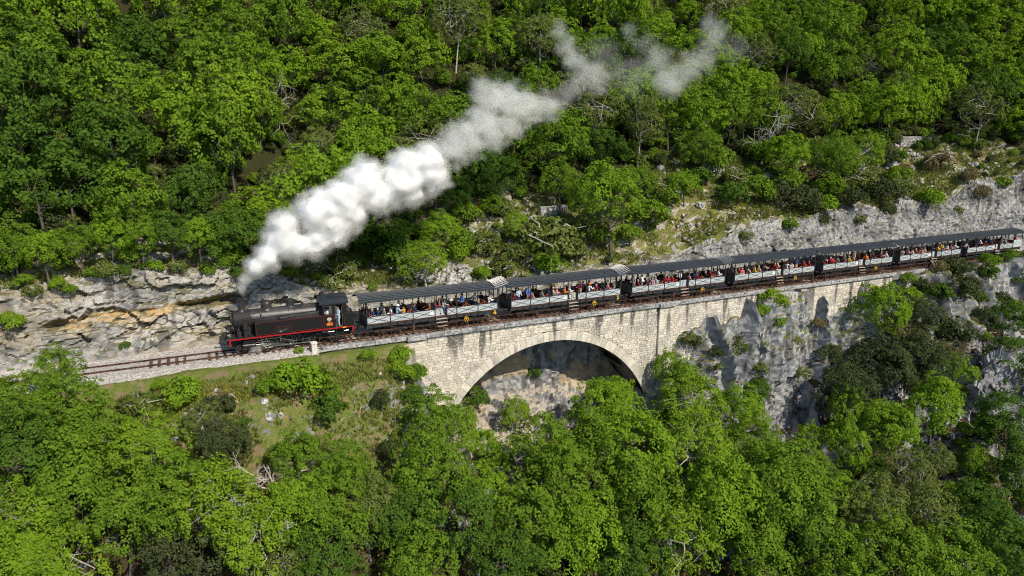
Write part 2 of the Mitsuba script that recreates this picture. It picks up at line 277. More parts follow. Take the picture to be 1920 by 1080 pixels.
# ballast bed
xs = np.arange(-75, 200, .25)
def bed_poly(x):
    a, l = interp_rows(UP, x), interp_rows(LOW, x)
    front = np.where((x > 2) & (x < 68), -1.95, np.where(x < -4.5, -3.35 + 0 * x, np.interp(x, [-4.5, 2], [-3.0, -1.95])))
    zf = np.where(x < -4.5, -.5, -.16)
    return np.stack([np.stack([front, zf], -1), np.stack([np.maximum(front + .25, -1.9), 0 * x - .13], -1), np.stack([0 * x + 1.7, 0 * x - .13], -1), np.stack([a[:, 0] + .35, 0 * x + .05], -1)], 1)
put('ballast_bed', sheet(xs, bed_poly, [7, 16, 6], lambda P: .13 * (meshkit.fbm(P * 1.6, 3) - .5) * np.clip((np.abs(P[..., 1]) - .9) / .5, .15, 1) + .05 * (meshkit.noise(P * 7) - .5)), 'gravel', smooth=True); tag('ballast_bed', kind='structure')
# ---------------------------------------------------------------- viaduct and retaining wall
XC, ZC, RI, RO = 18.36, -15.13, 12.72, 13.72
def disc(r): return Polygon([(XC + r * math.cos(a), ZC + r * math.sin(a)) for a in np.linspace(0, 2 * np.pi, 240, endpoint=False)])
WALLS = {'main': Polygon([(3.4, -.3), (46.6, -.3), (46.6, -4.6), (40, -5.6), (34.6, -7.5), (33.4, -13), (3.4, -13)]), 'left': Polygon([(-4.2, -.3), (3.4, -.3), (3.4, -3.4), (-1, -2.0), (-4.2, -1.2)]),
         'right': Polygon([(52.6, -.3), (69, -.3), (69, -2.2), (64, -4), (52.6, -4.8)])}
def slab(poly, y0, y1):
    m = trimesh.creation.extrude_polygon(poly, y1 - y0, engine='earcut')
    return m.vertices[:, [0, 2, 1]] * [1, 1, 1] + [0, y0, 0], m.faces[:, ::-1]
def stone(poly, y, depth=.05, bev=.022, joint=.012):
    """Facing stone: bevelled polygon in the wall plane, its face proud of y towards -y."""
    a = poly.buffer(-joint, join_style=2); b = poly.buffer(-joint - bev, join_style=2)
    if a.is_empty or b.is_empty or a.geom_type != 'Polygon' or b.geom_type != 'Polygon' or b.area < .004: return None
    a, b = np.array(shapely.simplify(a, .008).exterior.coords)[:-1], np.array(shapely.simplify(b, .008).exterior.coords)[:-1]
    if len(a) != len(b): a = b
    if np.cross(a[1] - a[0], a[2] - a[1]) < 0: a, b = a[::-1], b[::-1]
    n = len(a); to = lambda q, yy: np.column_stack([q[:, 0], np.full(n, yy), q[:, 1]])
    v = np.vstack([to(a, y + .03), to(a, y - depth + bev), to(b, y - depth), to(b.mean(0)[None].repeat(n, 0), y - depth)[:1]])
    f = [q for k in (0, n) for i in range(n) for q in ([k + i, k + (i + 1) % n, k + n + (i + 1) % n], [k + i, k + n + (i + 1) % n, k + n + i])] + [[2 * n + i, 2 * n + (i + 1) % n, 3 * n] for i in range(n)]
    return v, np.array(f)
core = MB()
core.add(*slab(WALLS['main'].difference(disc(RI)), -2.2, 2.7))
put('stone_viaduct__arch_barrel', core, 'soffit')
put('stone_viaduct__wall_core', MB().add(*slab(WALLS['left'], -2.2, -1.4)), 'stone2'); put('stone_viaduct__wall_core_001', MB().add(*slab(WALLS['right'], -2.2, -1.2)), 'stone2')
r_ = np.random.default_rng(5); cand = []
for name, W in WALLS.items():
    W = W.difference(disc(RO)) if name == 'main' else W
    W = W.difference(sbox(3.4, -14, 5.0, 0)).difference(sbox(31.4, -14, 33.4, 0)); shapely.prepare(W)
    x0, z0, x1, z1 = W.bounds; z = z1
    while z > max(z0, -10.5):
        h = r_.uniform(.21, .30); x = x0 - r_.uniform(0, .5)
        while x < x1:
            w = r_.uniform(.38, .85); q = sbox(x, z - h, x + w, z); x += w
            if W.contains(q): pass
            elif W.intersects(q):
                q = q.intersection(W)
                if q.geom_type != 'Polygon' or q.area < .02: continue
            else: continue
            cand.append((q, -2.2 - r_.uniform(0, .016)))
        z -= h
for (xa, xb) in ((3.4, 5.0), (31.4, 33.4)):   # pilasters
    put(numbered('stone_viaduct__pilaster'), MB().box(xa, xb, -2.46, -2.0, -13, -.3), 'stone0')
    z = -.3
    while z > -10.5:
        h = r_.uniform(.24, .32); x = xa
        while x < xb - .01:
            w = min(r_.uniform(.5, .95), xb - x)
            if xb - x - w < .25: w = xb - x
            cand.append((sbox(x, z - h, x + w, z), -2.46)); x += w
        z -= h
def seen(c):  # nearer and larger stones show larger
    q, y = c; p = q.centroid
    return q.area / ((p.x - EYE[0]) ** 2 + (EYE[1]) ** 2) * (1 if p.y > -7.5 else .2)
cand.sort(key=seen, reverse=True)
rest = [MB(), MB(), MB()]; made = 0
for q, y in cand:
    s_ = stone(q, y)
    if s_ is None: continue
    k = r_.integers(3)
    if made < 300: put(numbered('stone_viaduct__stone'), s_, f'stone{k}'); made += 1
    else: rest[k].add(*s_)
for k in range(3):
    key = put('stone_viaduct__coursed_stone' + (f'_{k:03d}' if k else ''), rest[k], f'stone{k}'); tag(key, kind='stuff')
A0 = math.radians(66); N = 47
for i in range(N):      # arch ring
    a, b = -A0 + 2 * A0 * i / N, -A0 + 2 * A0 * (i + 1) / N
    q = Polygon([(XC + r * math.sin(t), ZC + r * math.cos(t)) for r, t in ((RI, a), (RI, b), (RO, b), (RO, a))])
    put(numbered('stone_viaduct__voussoir'), stone(q, -2.2, .075 + r_.uniform(0, .012), .025, .008), f'stone{r_.integers(3)}')
x = -4.2
while x < 84:           # coping
    w = r_.uniform(1.35, 1.75)
    if x < 46.6 or x > 46.6:
        m = MB().cbox(x + .012, x + w - .012, -2.52, -1.93, -.3, .10 + r_.uniform(-.012, .012), .04)
        put(numbered('stone_viaduct__coping_slab'), m, 'coping')
    x += w
for (xa, xb) in ((3.3, 5.1), (31.3, 33.5)):
    put(numbered('stone_viaduct__pilaster_cap'), MB().cbox(xa, xb, -2.78, -2.50, -.34, .13, .04), 'coping')
tag('stone_viaduct', 'pale limestone railway viaduct with one wide arch, streaked dark below its coping', 'viaduct')
key = put('marker_post', MB().cbox(-5.05, -4.6, -2.55, -2.1, -.5, .50, .03).cbox(-5.10, -4.55, -2.60, -2.05, .50, .66, .05), 'marker_stone')
tag(key, 'white square stone post at the left end of the lattice railing', 'post')

# ---------------------------------------------------------------- railing on the viaduct
BAY = 2.1; X0 = -4.3; NB = 42
for i in range(NB + 1):
    x = X0 + i * BAY; big = i in (4, 17, 18, 28, 29)
    m = MB().beam((x, -2.08, -.12), (x, -2.08, .92 if not big else 1.1), .05 if not big else .16)
    if big: m.beam((x, -2.08, .3), (x, -1.6, -.1), .06)
    put(numbered('lattice_railing__post'), m, 'rust')
    if i < NB:
        put(numbered('lattice_railing__rail'), MB().beam((x + .03, -2.08, .86), (x + BAY - .03, -2.08, .86), .055, .04), 'rust')
        m = MB(); k = 3; w = (BAY - .06) / k
        for j in range(k):
            a = x + .03 + j * w
            m.beam((a, -2.095, .10), (a + w, -2.095, .84), .02, .05, (0, 1, 0)).beam((a, -2.065, .84), (a + w, -2.065, .10), .02, .05, (0, 1, 0))
        m.beam((x + .03, -2.08, .10), (x + BAY - .03, -2.08, .10), .03, .03)
        put(numbered('lattice_railing__lattice'), m, 'rust')
tag('lattice_railing', 'rusty iron railing of crossed bars along the near edge of the viaduct', 'railing')

# ---------------------------------------------------------------- track
def rail_mesh(y):
    pr = np.array([(-.07, -.14), (.07, -.14), (.07, -.125), (.012, -.10), (.012, -.045), (.036, -.035), (.036, 0), (-.036, 0), (-.036, -.035), (-.012, -.045), (-.012, -.10), (-.07, -.125)])
    n = len(pr); xs = np.array([-75, 200.0])
    v = np.array([[x, y + a, b] for x in xs for a, b in pr])
    return v, np.array([[j, (j + 1) % n, n + (j + 1) % n, n + j] for j in range(n)])
for y in (-.755, .755): put(numbered('railway_track__rail'), rail_mesh(y), 'rust')
sl = [mikit.ply(MB().cbox(-.13, .13, -1.28, 1.28, -.22, 0, .02).get(), 'timber') for _ in range(1)][0]
for i in range(225):
    x = -31 + i * .62 + r_.uniform(-.04, .04)
    sunk = -.175 if x < -13 and not (-17.5 < x < -14.5) else -.115
    if -26 < x < -13 and r_.random() < .18: sunk = -.12
    scene[numbered('railway_track__sleeper')] = {**sl, 'to_world': T().translate([x, 0, sunk + r_.uniform(-.012, .01)]).rotate([0, 0, 1], r_.uniform(-1, 1))}
tag('railway_track', 'rusty single track on timber sleepers in pale ballast', 'railway track')
# ---------------------------------------------------------------- locomotive
L_ = 'steam_locomotive__'
def loco(name, mesh, m, smooth=False): return put(numbered(L_ + name), mesh, m, smooth)
BZ, BR = 2.74, .77
loco('boiler', MB().lathe((0, 0, BZ), [(BR, -9.55), (BR, -3.7)], 40, 'x'), 'boiler', 30)
m = MB()
for x in (-9.5, -8.1, -6.7, -5.3, -4.0): m.lathe((0, 0, BZ), [(BR + .002, x - .035), (BR + .014, x - .03), (BR + .014, x + .03), (BR + .002, x + .035)], 40, 'x')
loco('boiler_band', m, 'boiler', 30)
loco('smokebox', MB().lathe((0, 0, BZ), [(0, -11.02), (.35, -11.02), (.62, -10.98), (.70, -10.92), (.76, -10.92), (.79, -10.88), (.79, -9.58), (.77, -9.54)], 40, 'x').box(-10.7, -9.6, -.45, .45, 1.45, 2.2), 'soot', 30)
loco('smokebox__door', MB().lathe((0, 0, BZ), [(0, -11.13), (.2, -11.12), (.45, -11.06), (.56, -11.03), (.56, -11.0)], 32, 'x').cyl((-11.2, 0, BZ), (-11.05, 0, BZ), .05, 8).beam((-11.2, -.3, BZ), (-11.2, .3, BZ), .04).tube([(-11.12, .6, BZ - .4), (-11.12, .6, BZ + .4)], .03, 6), 'boiler', 30)
loco('chimney', MB().lathe((-10.2, 0, 0), [(.42, 3.38), (.34, 3.50), (.27, 3.62), (.26, 4.30), (.30, 4.36), (.30, 4.46), (.22, 4.46), (.21, 3.6)], 28), 'boiler', 35)
loco('steam_dome', MB().lathe((-8.2, 0, 0), [(.55, 3.36), (.47, 3.48), (.45, 3.56), (.45, 3.86), (.41, 4.02), (.31, 4.13), (.17, 4.20), (0, 4.22)], 28), 'boiler', 35)
loco('sand_dome', MB().lathe((-6.25, 0, 0), [(.48, 3.38), (.38, 3.48), (.36, 3.54), (.37, 3.92), (.35, 4.02), (.28, 4.08), (0, 4.11)], 28), 'boiler', 35)
m = MB()   # pipes on the boiler
m.tube([(-8.3, -.30, 3.47), (-8.8, -.42, 3.42), (-9.3, -.62, 3.24), (-9.5, -.76, 3.0), (-10.3, -.80, 2.95)], .03, 6)
m.tube([(-6.35, -.36, 3.48), (-6.5, -.62, 3.2), (-6.55, -.8, 2.7)], .022, 6).tube([(-6.15, -.36, 3.48), (-6.0, -.62, 3.2), (-5.95, -.8, 2.7)], .022, 6)
m.tube([(-10.9, -.81, 2.86), (-9.0, -.82, 2.86), (-4.0, -.82, 3.02)], .022, 6)
loco('pipe', m, 'soot', 40)
loco('clack_valve', MB().cyl((-8.72, -.70, 3.12), (-8.72, -.86, 3.28), .06, 8).cyl((-8.72, -.86, 2.95), (-8.72, -.86, 3.32), .045, 8), 'steel', 40)
m = MB()
for x in (-5.4, -5.05, -4.8, -4.55, -4.15): m.cyl((x, -.50, BZ + .58), (x, -.535, BZ + .615), .05, 8)
loco('washout_plug', m, 'dark_gap')
for s in (-1, 1):
    y0, y1 = sorted((s * 1.40, s * .86))
    loco('side_tank', MB().cbox(-9.35, -3.80, y0, y1, 1.46, 2.67, .035), 'black_paint')
loco('side_tank__filler_lid', MB().cbox(-7.35, -6.55, -1.28, -.90, 2.66, 2.86, .06), 'boiler')
m = MB(); y = -1.404   # red lining on the near tank
for a, b in (((-9.28, 1.55), (-9.28, 2.60)), ((-3.9, 1.55), (-3.9, 2.6)), ((-9.28, 2.60), (-3.9, 2.60)), ((-9.28, 1.55), (-7.7, 1.55)), ((-6.45, 1.55), (-3.9, 1.55))): m.beam((a[0], y, a[1]), (b[0], y, b[1]), .018, .03, (0, 1, 0))
for a, b in (((-7.75, 1.5), (-7.75, 2.0)), ((-7.75, 2.0), (-7.62, 2.08)), ((-7.62, 2.08), (-6.6, 2.08)), ((-6.6, 2.08), (-6.48, 2.0)), ((-6.48, 2.0), (-6.48, 1.5))): m.beam((a[0], y, a[1]), (b[0], y, b[1]), .018, .045, (0, 1, 0))
loco('red_lining', m, 'red_line')
loco('access_opening', MB().cbox(-7.64, -6.58, -1.408, -1.38, 1.5, 1.98, .004), 'dark_gap')
loco('lever', MB().beam((-7.35, -1.42, 1.66), (-6.8, -1.42, 1.86), .03, .12, (0, 1, 0)).cyl((-7.35, -1.43, 1.68), (-7.35, -1.40, 1.68), .09, 10), 'steel')
# cab
m = MB()
yo, yi = -1.40, -1.37
for s in (1, -1):
    f = lambda x0, x1, z0, z1: m.box(x0, x1, *sorted((s * yo, s * yi)), z0, z1)
    f(-3.80, -2.72, 1.46, 2.66); f(-3.80, -3.62, 2.66, 3.58); f(-3.02, -2.66, 2.66, 3.58); f(-3.62, -3.02, 3.40, 3.58); f(-2.66, -2.05, 3.46, 3.58); f(-2.12, -1.70, 2.66, 3.58)
m.box(-3.80, -3.76, -1.37, 1.37, 2.0, 3.60); m.box(-1.74, -1.70, -1.37, 1.37, 2.66, 3.60)
arc = [(1.37 * math.sin(t), 3.58 + .55 * (math.cos(t) - math.cos(1.45)) / (1 - math.cos(1.45))) for t in np.linspace(-1.45, 1.45, 15)]
for x in (-3.79, -1.73):
    pl = Polygon([(a, b) for a, b in arc] + [(1.37, 3.5), (-1.37, 3.5)]).buffer(0); q = trimesh.creation.extrude_polygon(pl, .03, engine='earcut')
    m.add(np.column_stack([q.vertices[:, 2] + x, q.vertices[:, 0], q.vertices[:, 1]]), q.faces)
loco('cab', m, 'black_paint')
ys = np.linspace(-1.46, 1.46, 25); zs = 3.60 + .55 * (1 - (np.abs(ys) / 1.46) ** 2.2)
g = np.array([[[x, y, z + dz] for y, z in zip(ys, zs)] for x, dz in ((-4.02, 0), (-1.52, 0), (-1.52, -.05), (-4.02, -.05))]); q = np.arange(100).reshape(4, 25)
f = np.concatenate([np.stack([q[i, :-1], q[(i + 1) % 4, :-1], q[(i + 1) % 4, 1:], q[i, 1:]], -1) for i in range(4)])
loco('cab__roof', (g.reshape(-1, 3), f), 'roof_sheet', 35)
loco('cab__roof_vent', MB().cyl((-3.62, -.25, 4.05), (-3.62, -.25, 4.38), .17, 14).cyl((-3.62, -.25, 4.38), (-3.62, -.25, 4.42), .20, 14), 'soot', 40)
loco('cab__roof_hatch', MB().beam((-3.2, -.60, 4.075), (-2.75, -.60, 4.075), .40, .02, (0, -.25, 1)), 'dark_gap')
loco('cab__hatch_slide', MB().beam((-2.7, -.60, 4.082), (-2.05, -.60, 4.082), .46, .025, (0, -.25, 1)), 'roof_sheet')
loco('cab__rain_strip', MB().beam((-4.0, -1.40, 3.66), (-1.54, -1.40, 3.66), .03, .05), 'roof_sheet')
m = MB()
for x in (-3.62, -3.02):
    m.beam((x, -1.41, 2.72), (x, -1.41, 3.40), .03)
m.beam((-3.62, -1.41, 2.70), (-3.02, -1.41, 2.70), .03).beam((-3.62, -1.41, 3.40), (-3.02, -1.41, 3.40), .03)
loco('cab__window_frame', m, 'boiler')
m = MB()
for a, b in (((-3.72, 1.52), (-3.72, 2.6)), ((-2.78, 1.52), (-2.78, 2.6)), ((-3.72, 2.6), (-2.78, 2.6))): m.beam((a[0], -1.405, a[1]), (b[0], -1.405, b[1]), .018, .03, (0, 1, 0))
loco('cab__red_lining', m, 'red_line'); loco('bunker__red_lining', MB().beam((-1.98, -1.405, 1.52), (-1.98, -1.405, 2.6), .018, .03, (0, 1, 0)), 'red_line')
loco('cab__floor', MB().box(-3.76, -1.74, -1.37, 1.37, 1.40, 1.47), 'floor_wood')
loco('cab__backhead', MB().lathe((0, 0, 2.5), [(.72, -3.70), (.72, -3.55), (0, -3.5)], 24, 'x'), 'soot', 30)
m = MB()
for x in (-2.68, -2.14): m.tube([(x, -1.44, 1.5), (x, -1.44, 3.3)], .018, 6)
loco('cab__handrail', m, 'steel', 40)
ov = [( .21 * math.cos(t), .15 * math.sin(t)) for t in np.linspace(0, 2 * np.pi, 24, endpoint=False)]
loco('builder_plate', MB().add(*(lambda q: (np.column_stack([q.vertices[:, 0] - 3.25, -1.40 - q.vertices[:, 2], q.vertices[:, 1] + 2.26]), q.faces[:, ::-1]))(trimesh.creation.extrude_polygon(Polygon(ov), .02, engine='earcut'))), 'brass')
m = MB().box(-3.32, -3.14, -1.42, -1.40, 2.0, 2.06)
for k in range(5): m.cbox(-3.50 + k * .105, -3.42 + k * .105, -1.42, -1.40, 1.70 + .02 * (k % 2), 1.95 - .03 * ((k + 1) % 2), .008)
m.box(-3.52, -2.96, -1.412, -1.40, 1.68, 1.71)
loco('number_lettering', m, 'orange_letter'); tag(L_ + 'number_lettering', 'orange lettering under the oval plate')
# bunker
loco('bunker', MB().cbox(-2.05, -1.12, -1.40, 1.40, 1.46, 2.66, .035), 'black_paint')
loco('bunker__coal', MB().add(*(lambda v, f: (v * [.75, 1.1, .55] * (1 + .25 * (meshkit.noise(v * 5) - .5))[:, None] + [-1.45, 0, 2.55], f))(*(lambda s: (np.array(s.vertices), s.faces))(trimesh.creation.icosphere(3, .6)))), 'dark_gap')
loco('tool_box', MB().cbox(-1.7, -1.3, -.9, .9, 2.66, 2.95, .03), 'boiler')
# frames, running board, buffer beams
loco('running_board', MB().box(-11.45, -1.2, -1.43, 1.43, 1.38, 1.44), 'soot')
for s in (-1, 1):
    y0, y1 = sorted((s * 1.465, s * 1.435))
    loco('red_edge', MB().box(-11.46, -1.18, y0, y1, 1.345, 1.455), 'red_paint')
    for x in (-11.46, -1.32): loco('red_edge', MB().box(x, x + .14, *sorted((s * 1.465, s * 1.40)), .88, 1.345), 'red_paint')
loco('frame', MB().box(-11.2, -1.3, -.62, -.57, .45, 1.38).box(-11.2, -1.3, .57, .62, .45, 1.38).box(-9.4, -2.0, -.5, .5, .9, 1.38), 'soot')
for x in (-11.48, -1.26): loco('buffer_beam', MB().box(x - .03, x + .03, -1.33, 1.33, .86, 1.37), 'black_paint')
for x, d in ((-11.5, -1), (-1.24, 1)):
    for s in (-1, 1): loco('buffer', MB().lathe((0, s * .88, 1.06), [(.14, x), (.12, x + d * .32), (.06, x + d * .34), (.06, x + d * .5), (.21, x + d * .52), (.22, x + d * .56), (0, x + d * .6)], 18, 'x'), 'soot', 35)
loco('yellow_mark', MB().box(-2.15, -1.85, -1.47, -1.464, 1.36, 1.43), 'yellow_paint')
for s in (-.75, .75): loco('lamp', MB().cyl((-11.3, s, 1.44), (-11.3, s, 1.5), .05, 8).cbox(-11.42, -11.2, s - .1, s + .1, 1.5, 1.76, .02).cyl((-11.46, s, 1.63), (-11.41, s, 1.63), .09, 12), 'steel', 40)
m = MB()    # air pump and front clutter
m.cyl((-10.1, -1.10, 1.44), (-10.1, -1.10, 2.05), .17, 14).cyl((-10.1, -1.10, 2.12), (-10.1, -1.10, 2.62), .19, 14).cyl((-10.1, -1.10, 2.05), (-10.1, -1.10, 2.12), .08, 8)
m.tube([(-9.7, -1.15, 1.5), (-9.7, -1.2, 2.2), (-10.2, -.9, 2.7)], .04, 6).tube([(-10.6, -1.2, 1.5), (-10.6, -1.1, 2.3), (-10.4, -.8, 2.9)], .03, 6).cbox(-10.75, -10.4, -1.2, -.85, 1.44, 1.95, .04)
loco('air_pump', m, 'soot', 40)
m = MB()
for y in (-1.2, 1.2): m.tube([(-11.3, y, 1.44), (-11.3, y, 1.95), (-10.75, y * .6, 2.2)], .02, 6)
loco('front_handrail', m, 'soot', 40)
# wheels and motion
def loco_wheel(x, r, spokes):
    m = MB()
    for s in (-1, 1):
        y = s * .745
        m.lathe((x, y, r), [(r - .10, -.065), (r, -.065), (r, .065), (r - .10, .065), (r - .10, -.065)], 30, 'y').lathe((x, y, r), [(0, -.09), (.13, -.09), (.13, .09), (0, .09)], 12, 'y')
        for k in range(spokes):
            a = 2 * np.pi * k / spokes; m.beam((x + .1 * math.cos(a), y, r + .1 * math.sin(a)), (x + (r - .08) * math.cos(a), y, r + (r - .08) * math.sin(a)), .05, .07, (0, 1, 0))
        m.add(*(lambda q: (np.column_stack([q.vertices[:, 0] + x, q.vertices[:, 2] + y - .04, q.vertices[:, 1] + r]), q.faces))(trimesh.creation.extrude_polygon(Point(0, 0).buffer(r - .11).intersection(sbox(-r, -r, r, -.28)), .08, engine='earcut')))
    m.cyl((x, -.7, r), (x, .7, r), .08, 10)
    loco('wheel', m, 'boiler', 30)
for x in (-8.1, -6.55, -5.0): loco_wheel(x, .58, 12)
for x in (-10.55, -2.9): loco_wheel(x, .40, 8)
for s in (-1, 1):
    y = s * 1.06
    loco('cylinder', MB().lathe((0, s * 1.14, .68), [(0, -10.42), (.30, -10.42), (.30, -10.38), (.33, -10.36), (.33, -9.45), (.30, -9.42), (.30, -9.38), (0, -9.38)], 24, 'x').cbox(-10.36, -9.44, *sorted((s * .84, s * 1.40)), .74, 1.18, .05), 'black_paint', 30)
    loco('coupling_rod', MB().beam((-8.1, y, .36), (-5.0, y, .36), .05, .11, (0, 1, 0)).cyl((-8.1, y - .06, .36), (-8.1, y + .06, .36), .10, 12).cyl((-6.55, y - .06, .36), (-6.55, y + .06, .36), .11, 12).cyl((-5.0, y - .06, .36), (-5.0, y + .06, .36), .10, 12), 'steel', 30)
    loco('connecting_rod', MB().beam((-8.75, y + s * .10, .70), (-6.55, y + s * .10, .38), .05, .12, (0, 1, 0)), 'steel')
    loco('piston_rod', MB().cyl((-9.4, y + s * .08, .70), (-8.75, y + s * .08, .70), .035, 8).box(-9.38, -8.2, y + s * .05, y + s * .11, .86, .90).box(-9.38, -8.2, y + s * .05, y + s * .11, .52, .56), 'steel')
    loco('valve_gear', MB().beam((-6.55, y + s * .16, .40), (-6.2, y + s * .16, .68), .04, .09, (0, 1, 0)).beam((-6.2, y + s * .16, .68), (-7.35, y + s * .10, .98), .04, .07, (0, 1, 0)).beam((-7.35, y + s * .06, .72), (-7.35, y + s * .06, 1.25), .05, .12, (0, 1, 0)).beam((-7.35, y + s * .06, 1.1), (-9.2, y + s * .06, 1.04), .035, .06, (0, 1, 0)).beam((-8.72, y + s * .1, .5), (-8.9, y + s * .1, 1.02), .035, .06, (0, 1, 0)), 'steel')
loco('step', MB().beam((-8.95, -1.44, 1.32), (-8.6, -1.44, .42), .03).beam((-8.6, -1.44, 1.32), (-8.25, -1.44, .42), .03).box(-8.7, -8.1, -1.56, -1.30, .40, .43), 'steel')
loco('step', MB().beam((-2.7, -1.42, 1.34), (-2.7, -1.42, .5), .04).beam((-2.1, -1.42, 1.34), (-2.1, -1.42, .5), .04).box(-2.75, -2.05, -1.5, -1.25, .9, .93).box(-2.75, -2.05, -1.5, -1.25, .5, .53), 'soot')
loco('brake_gear', MB().box(-4.4, -2.9, -1.0, -.9, .85, 1.3).box(-3.9, -3.3, -1.36, -.9, 1.05, 1.32).beam((-3.6, -1.3, 1.1), (-3.0, -1.3, .75), .06), 'soot')
loco('injector', MB().cyl((-3.4, -1.38, 1.12), (-2.9, -1.38, 1.12), .06, 8).cyl((-2.0, -1.3, 1.05), (-1.6, -1.3, 1.05), .06, 8), 'steel', 40)
tag('steam_locomotive', 'black steam tank locomotive with a red edge strip, at the head of the train', 'locomotive')
# ---------------------------------------------------------------- carriages
PITCH_C = 14.2
POSTS = (0.03, 2.16, 4.29, 6.41, 7.57, 8.56, 10.72, 12.78)
def ribbed(x0, x1, rise, n=13, lip=0.0):
    """Arched sheet roof with raised seams along it; its far end lifted by rise."""
    prof = []
    for k in range(n):
        y0, y1 = -1.62 + 3.24 * k / n, -1.62 + 3.24 * (k + 1) / n
        for y, h in ((y0, .035), (y0 + .06, .035), (y0 + .08, 0), (y1 - .02, 0)): prof.append((y, h))
    prof.append((1.62, .035)); prof = np.array(prof)
    z = 3.38 + .44 * (1 - (np.abs(prof[:, 0]) / 1.62) ** 2.1) + prof[:, 1]
    rows = []
    xs = np.linspace(x0, x1, 7)
    for x in xs: rows.append(np.column_stack([np.full(len(z), x), prof[:, 0], z + rise * ((x - x0) / (x1 - x0)) ** 1.2]))
    top = np.array(rows); bot = top - [0, 0, .04]
    a, b = top.shape[:2]; q = np.arange(a * b).reshape(a, b); f = np.stack([q[:-1, :-1], q[1:, :-1], q[1:, 1:], q[:-1, 1:]], -1).reshape(-1, 4)
    k = a * b; e = [np.stack([q[0, :-1], q[0, 1:], q[0, 1:] + k, q[0, :-1] + k], -1), np.stack([q[-1, :-1], q[-1, 1:], q[-1, 1:] + k, q[-1, :-1] + k], -1), np.stack([q[:-1, 0], q[1:, 0], q[1:, 0] + k, q[:-1, 0] + k], -1)]
    return np.vstack([top.reshape(-1, 3), bot.reshape(-1, 3)]), np.vstack([f, f[:, ::-1] + k] + e)
def braces(a, b, y):
    out = []
    w = (b - a); n = 2 if w > 1.8 else 1
    m = MB()
    m.beam((a + .05, y, 1.42), (b - .05, y, 2.0), .02, .055, (0, 1, 0)).beam((a + .05, y + .012, 2.0), (b - .05, y + .012, 1.42), .02, .055, (0, 1, 0))
    return m
def wheelset(x):
    m = MB()
    for s in (-1, 1): m.lathe((x, s * .745, .43), [(0, -.07), (.12, -.07), (.14, -.03), (.34, -.03), (.36, -.065), (.43, -.065), (.43, .065), (.36, .065), (.34, .03), (.14, .03), (.12, .07), (0, .07)], 22, 'y')
    return m.cyl((x, -.7, .43), (x, .7, .43), .07, 8)
def hand_wheel(x, y, z):
    m = MB(); a = np.linspace(0, 2 * np.pi, 21)
    m.tube(np.column_stack([x + .22 * np.cos(a), 0 * a + y, z + .22 * np.sin(a)]), .024, 6)
    for k in range(5): t = 2 * np.pi * k / 5 + .3; m.beam((x, y, z), (x + .22 * math.cos(t), y, z + .22 * math.sin(t)), .03, .035, (0, 1, 0))
    return m.cyl((x, y - .04, z), (x, y + .3, z), .05, 8)
P = {}   # part name -> list of (ply dict)
def cpart(name, mesh, m, smooth=False): P.setdefault(name, []).append(mikit.ply(mesh.get() if isinstance(mesh, MB) else mesh, m, smooth=smooth))
m = MB()
for y in (-1.30, 1.30): m.box(.05, 12.76, y - .06, y + .06, .98, 1.26)
for y in (-.4, .4): m.box(.1, 12.7, y - .05, y + .05, .92, 1.2)
m.box(-.02, .1, -1.36, 1.36, .9, 1.3).box(12.71, 12.83, -1.36, 1.36, .9, 1.3)
cpart('underframe', m, 'frame_paint')
cpart('floor', MB().box(.02, 12.79, -1.42, 1.42, 1.27, 1.33), 'bench_wood')
for x in np.arange(.7, 12.7, .72):
    if not 6.3 < x < 7.6: cpart('bracket', MB().beam((x, -1.37, 1.0), (x, -1.50, 1.24), .06).box(x - .08, x + .08, -1.43, -1.365, 1.02, 1.16), 'frame_paint')
for a in (2.3, 10.5):
    cpart('bogie', MB().box(a - 1.5, a + 1.5, -1.02, -.92, .38, .72).box(a - 1.5, a + 1.5, .92, 1.02, .38, .72).box(a - .25, a + .25, -1.02, 1.02, .5, .9).box(a - .95, a - .65, -1.08, -.9, .25, .6).box(a + .65, a + .95, -1.08, -.9, .25, .6), 'soot')
    for d in (-.85, .85): cpart('wheelset', wheelset(a + d), 'rust', 30)
cpart('truss_rod', MB().tube([(1.2, -1.25, .98), (4.4, -1.25, .52), (8.4, -1.25, .52), (11.6, -1.25, .98)], .03, 6), 'soot')
cpart('brake_cylinder', MB().cyl((4.9, -.6, .72), (6.0, -.6, .72), .22, 14), 'soot', 40); cpart('equipment_box', MB().cbox(8.0, 9.0, -1.1, -.5, .45, .95, .03), 'soot')
for s in (-1, 1):
    for k, (a, b) in enumerate(((0.06, 6.41), (7.57, 12.76))): cpart('side_panel', MB().cbox(a, b, *sorted((s * 1.44, s * 1.405)), 1.37, 2.02, .008), 'panel')
    cpart('door_panel', MB().cbox(6.47, 7.51, *sorted((s * 1.20, s * 1.17)), 1.34, 2.06, .008), 'panel')
    cpart('hand_rail', MB().box(.02, 6.43, *sorted((s * 1.47, s * 1.39)), 2.02, 2.06), 'frame_paint'); cpart('hand_rail', MB().box(7.55, 12.79, *sorted((s * 1.47, s * 1.39)), 2.02, 2.06), 'frame_paint')
    for x in (6.43, 7.53): cpart('door_wing', MB().box(x - .02, x + .02, *sorted((s * 1.44, s * 1.20)), 1.3, 2.06), 'frame_paint')
    cpart('door_stile', MB().box(6.97, 7.02, *sorted((s * 1.215, s * 1.165)), 1.34, 2.3), 'frame_paint')
    for x in POSTS: cpart('post', MB().box(x - .035, x + .035, *sorted((s * 1.49, s * 1.42)), 1.25, 3.42), 'frame_paint')
    cpart('eaves_rail', MB().box(.0, 12.82, *sorted((s * 1.50, s * 1.43)), 3.34, 3.42), 'frame_paint')
    for k in range(7):
        if k == 3: continue
        cpart('cross_brace', braces(POSTS[k], POSTS[k + 1], s * 1.465), 'frame_paint')
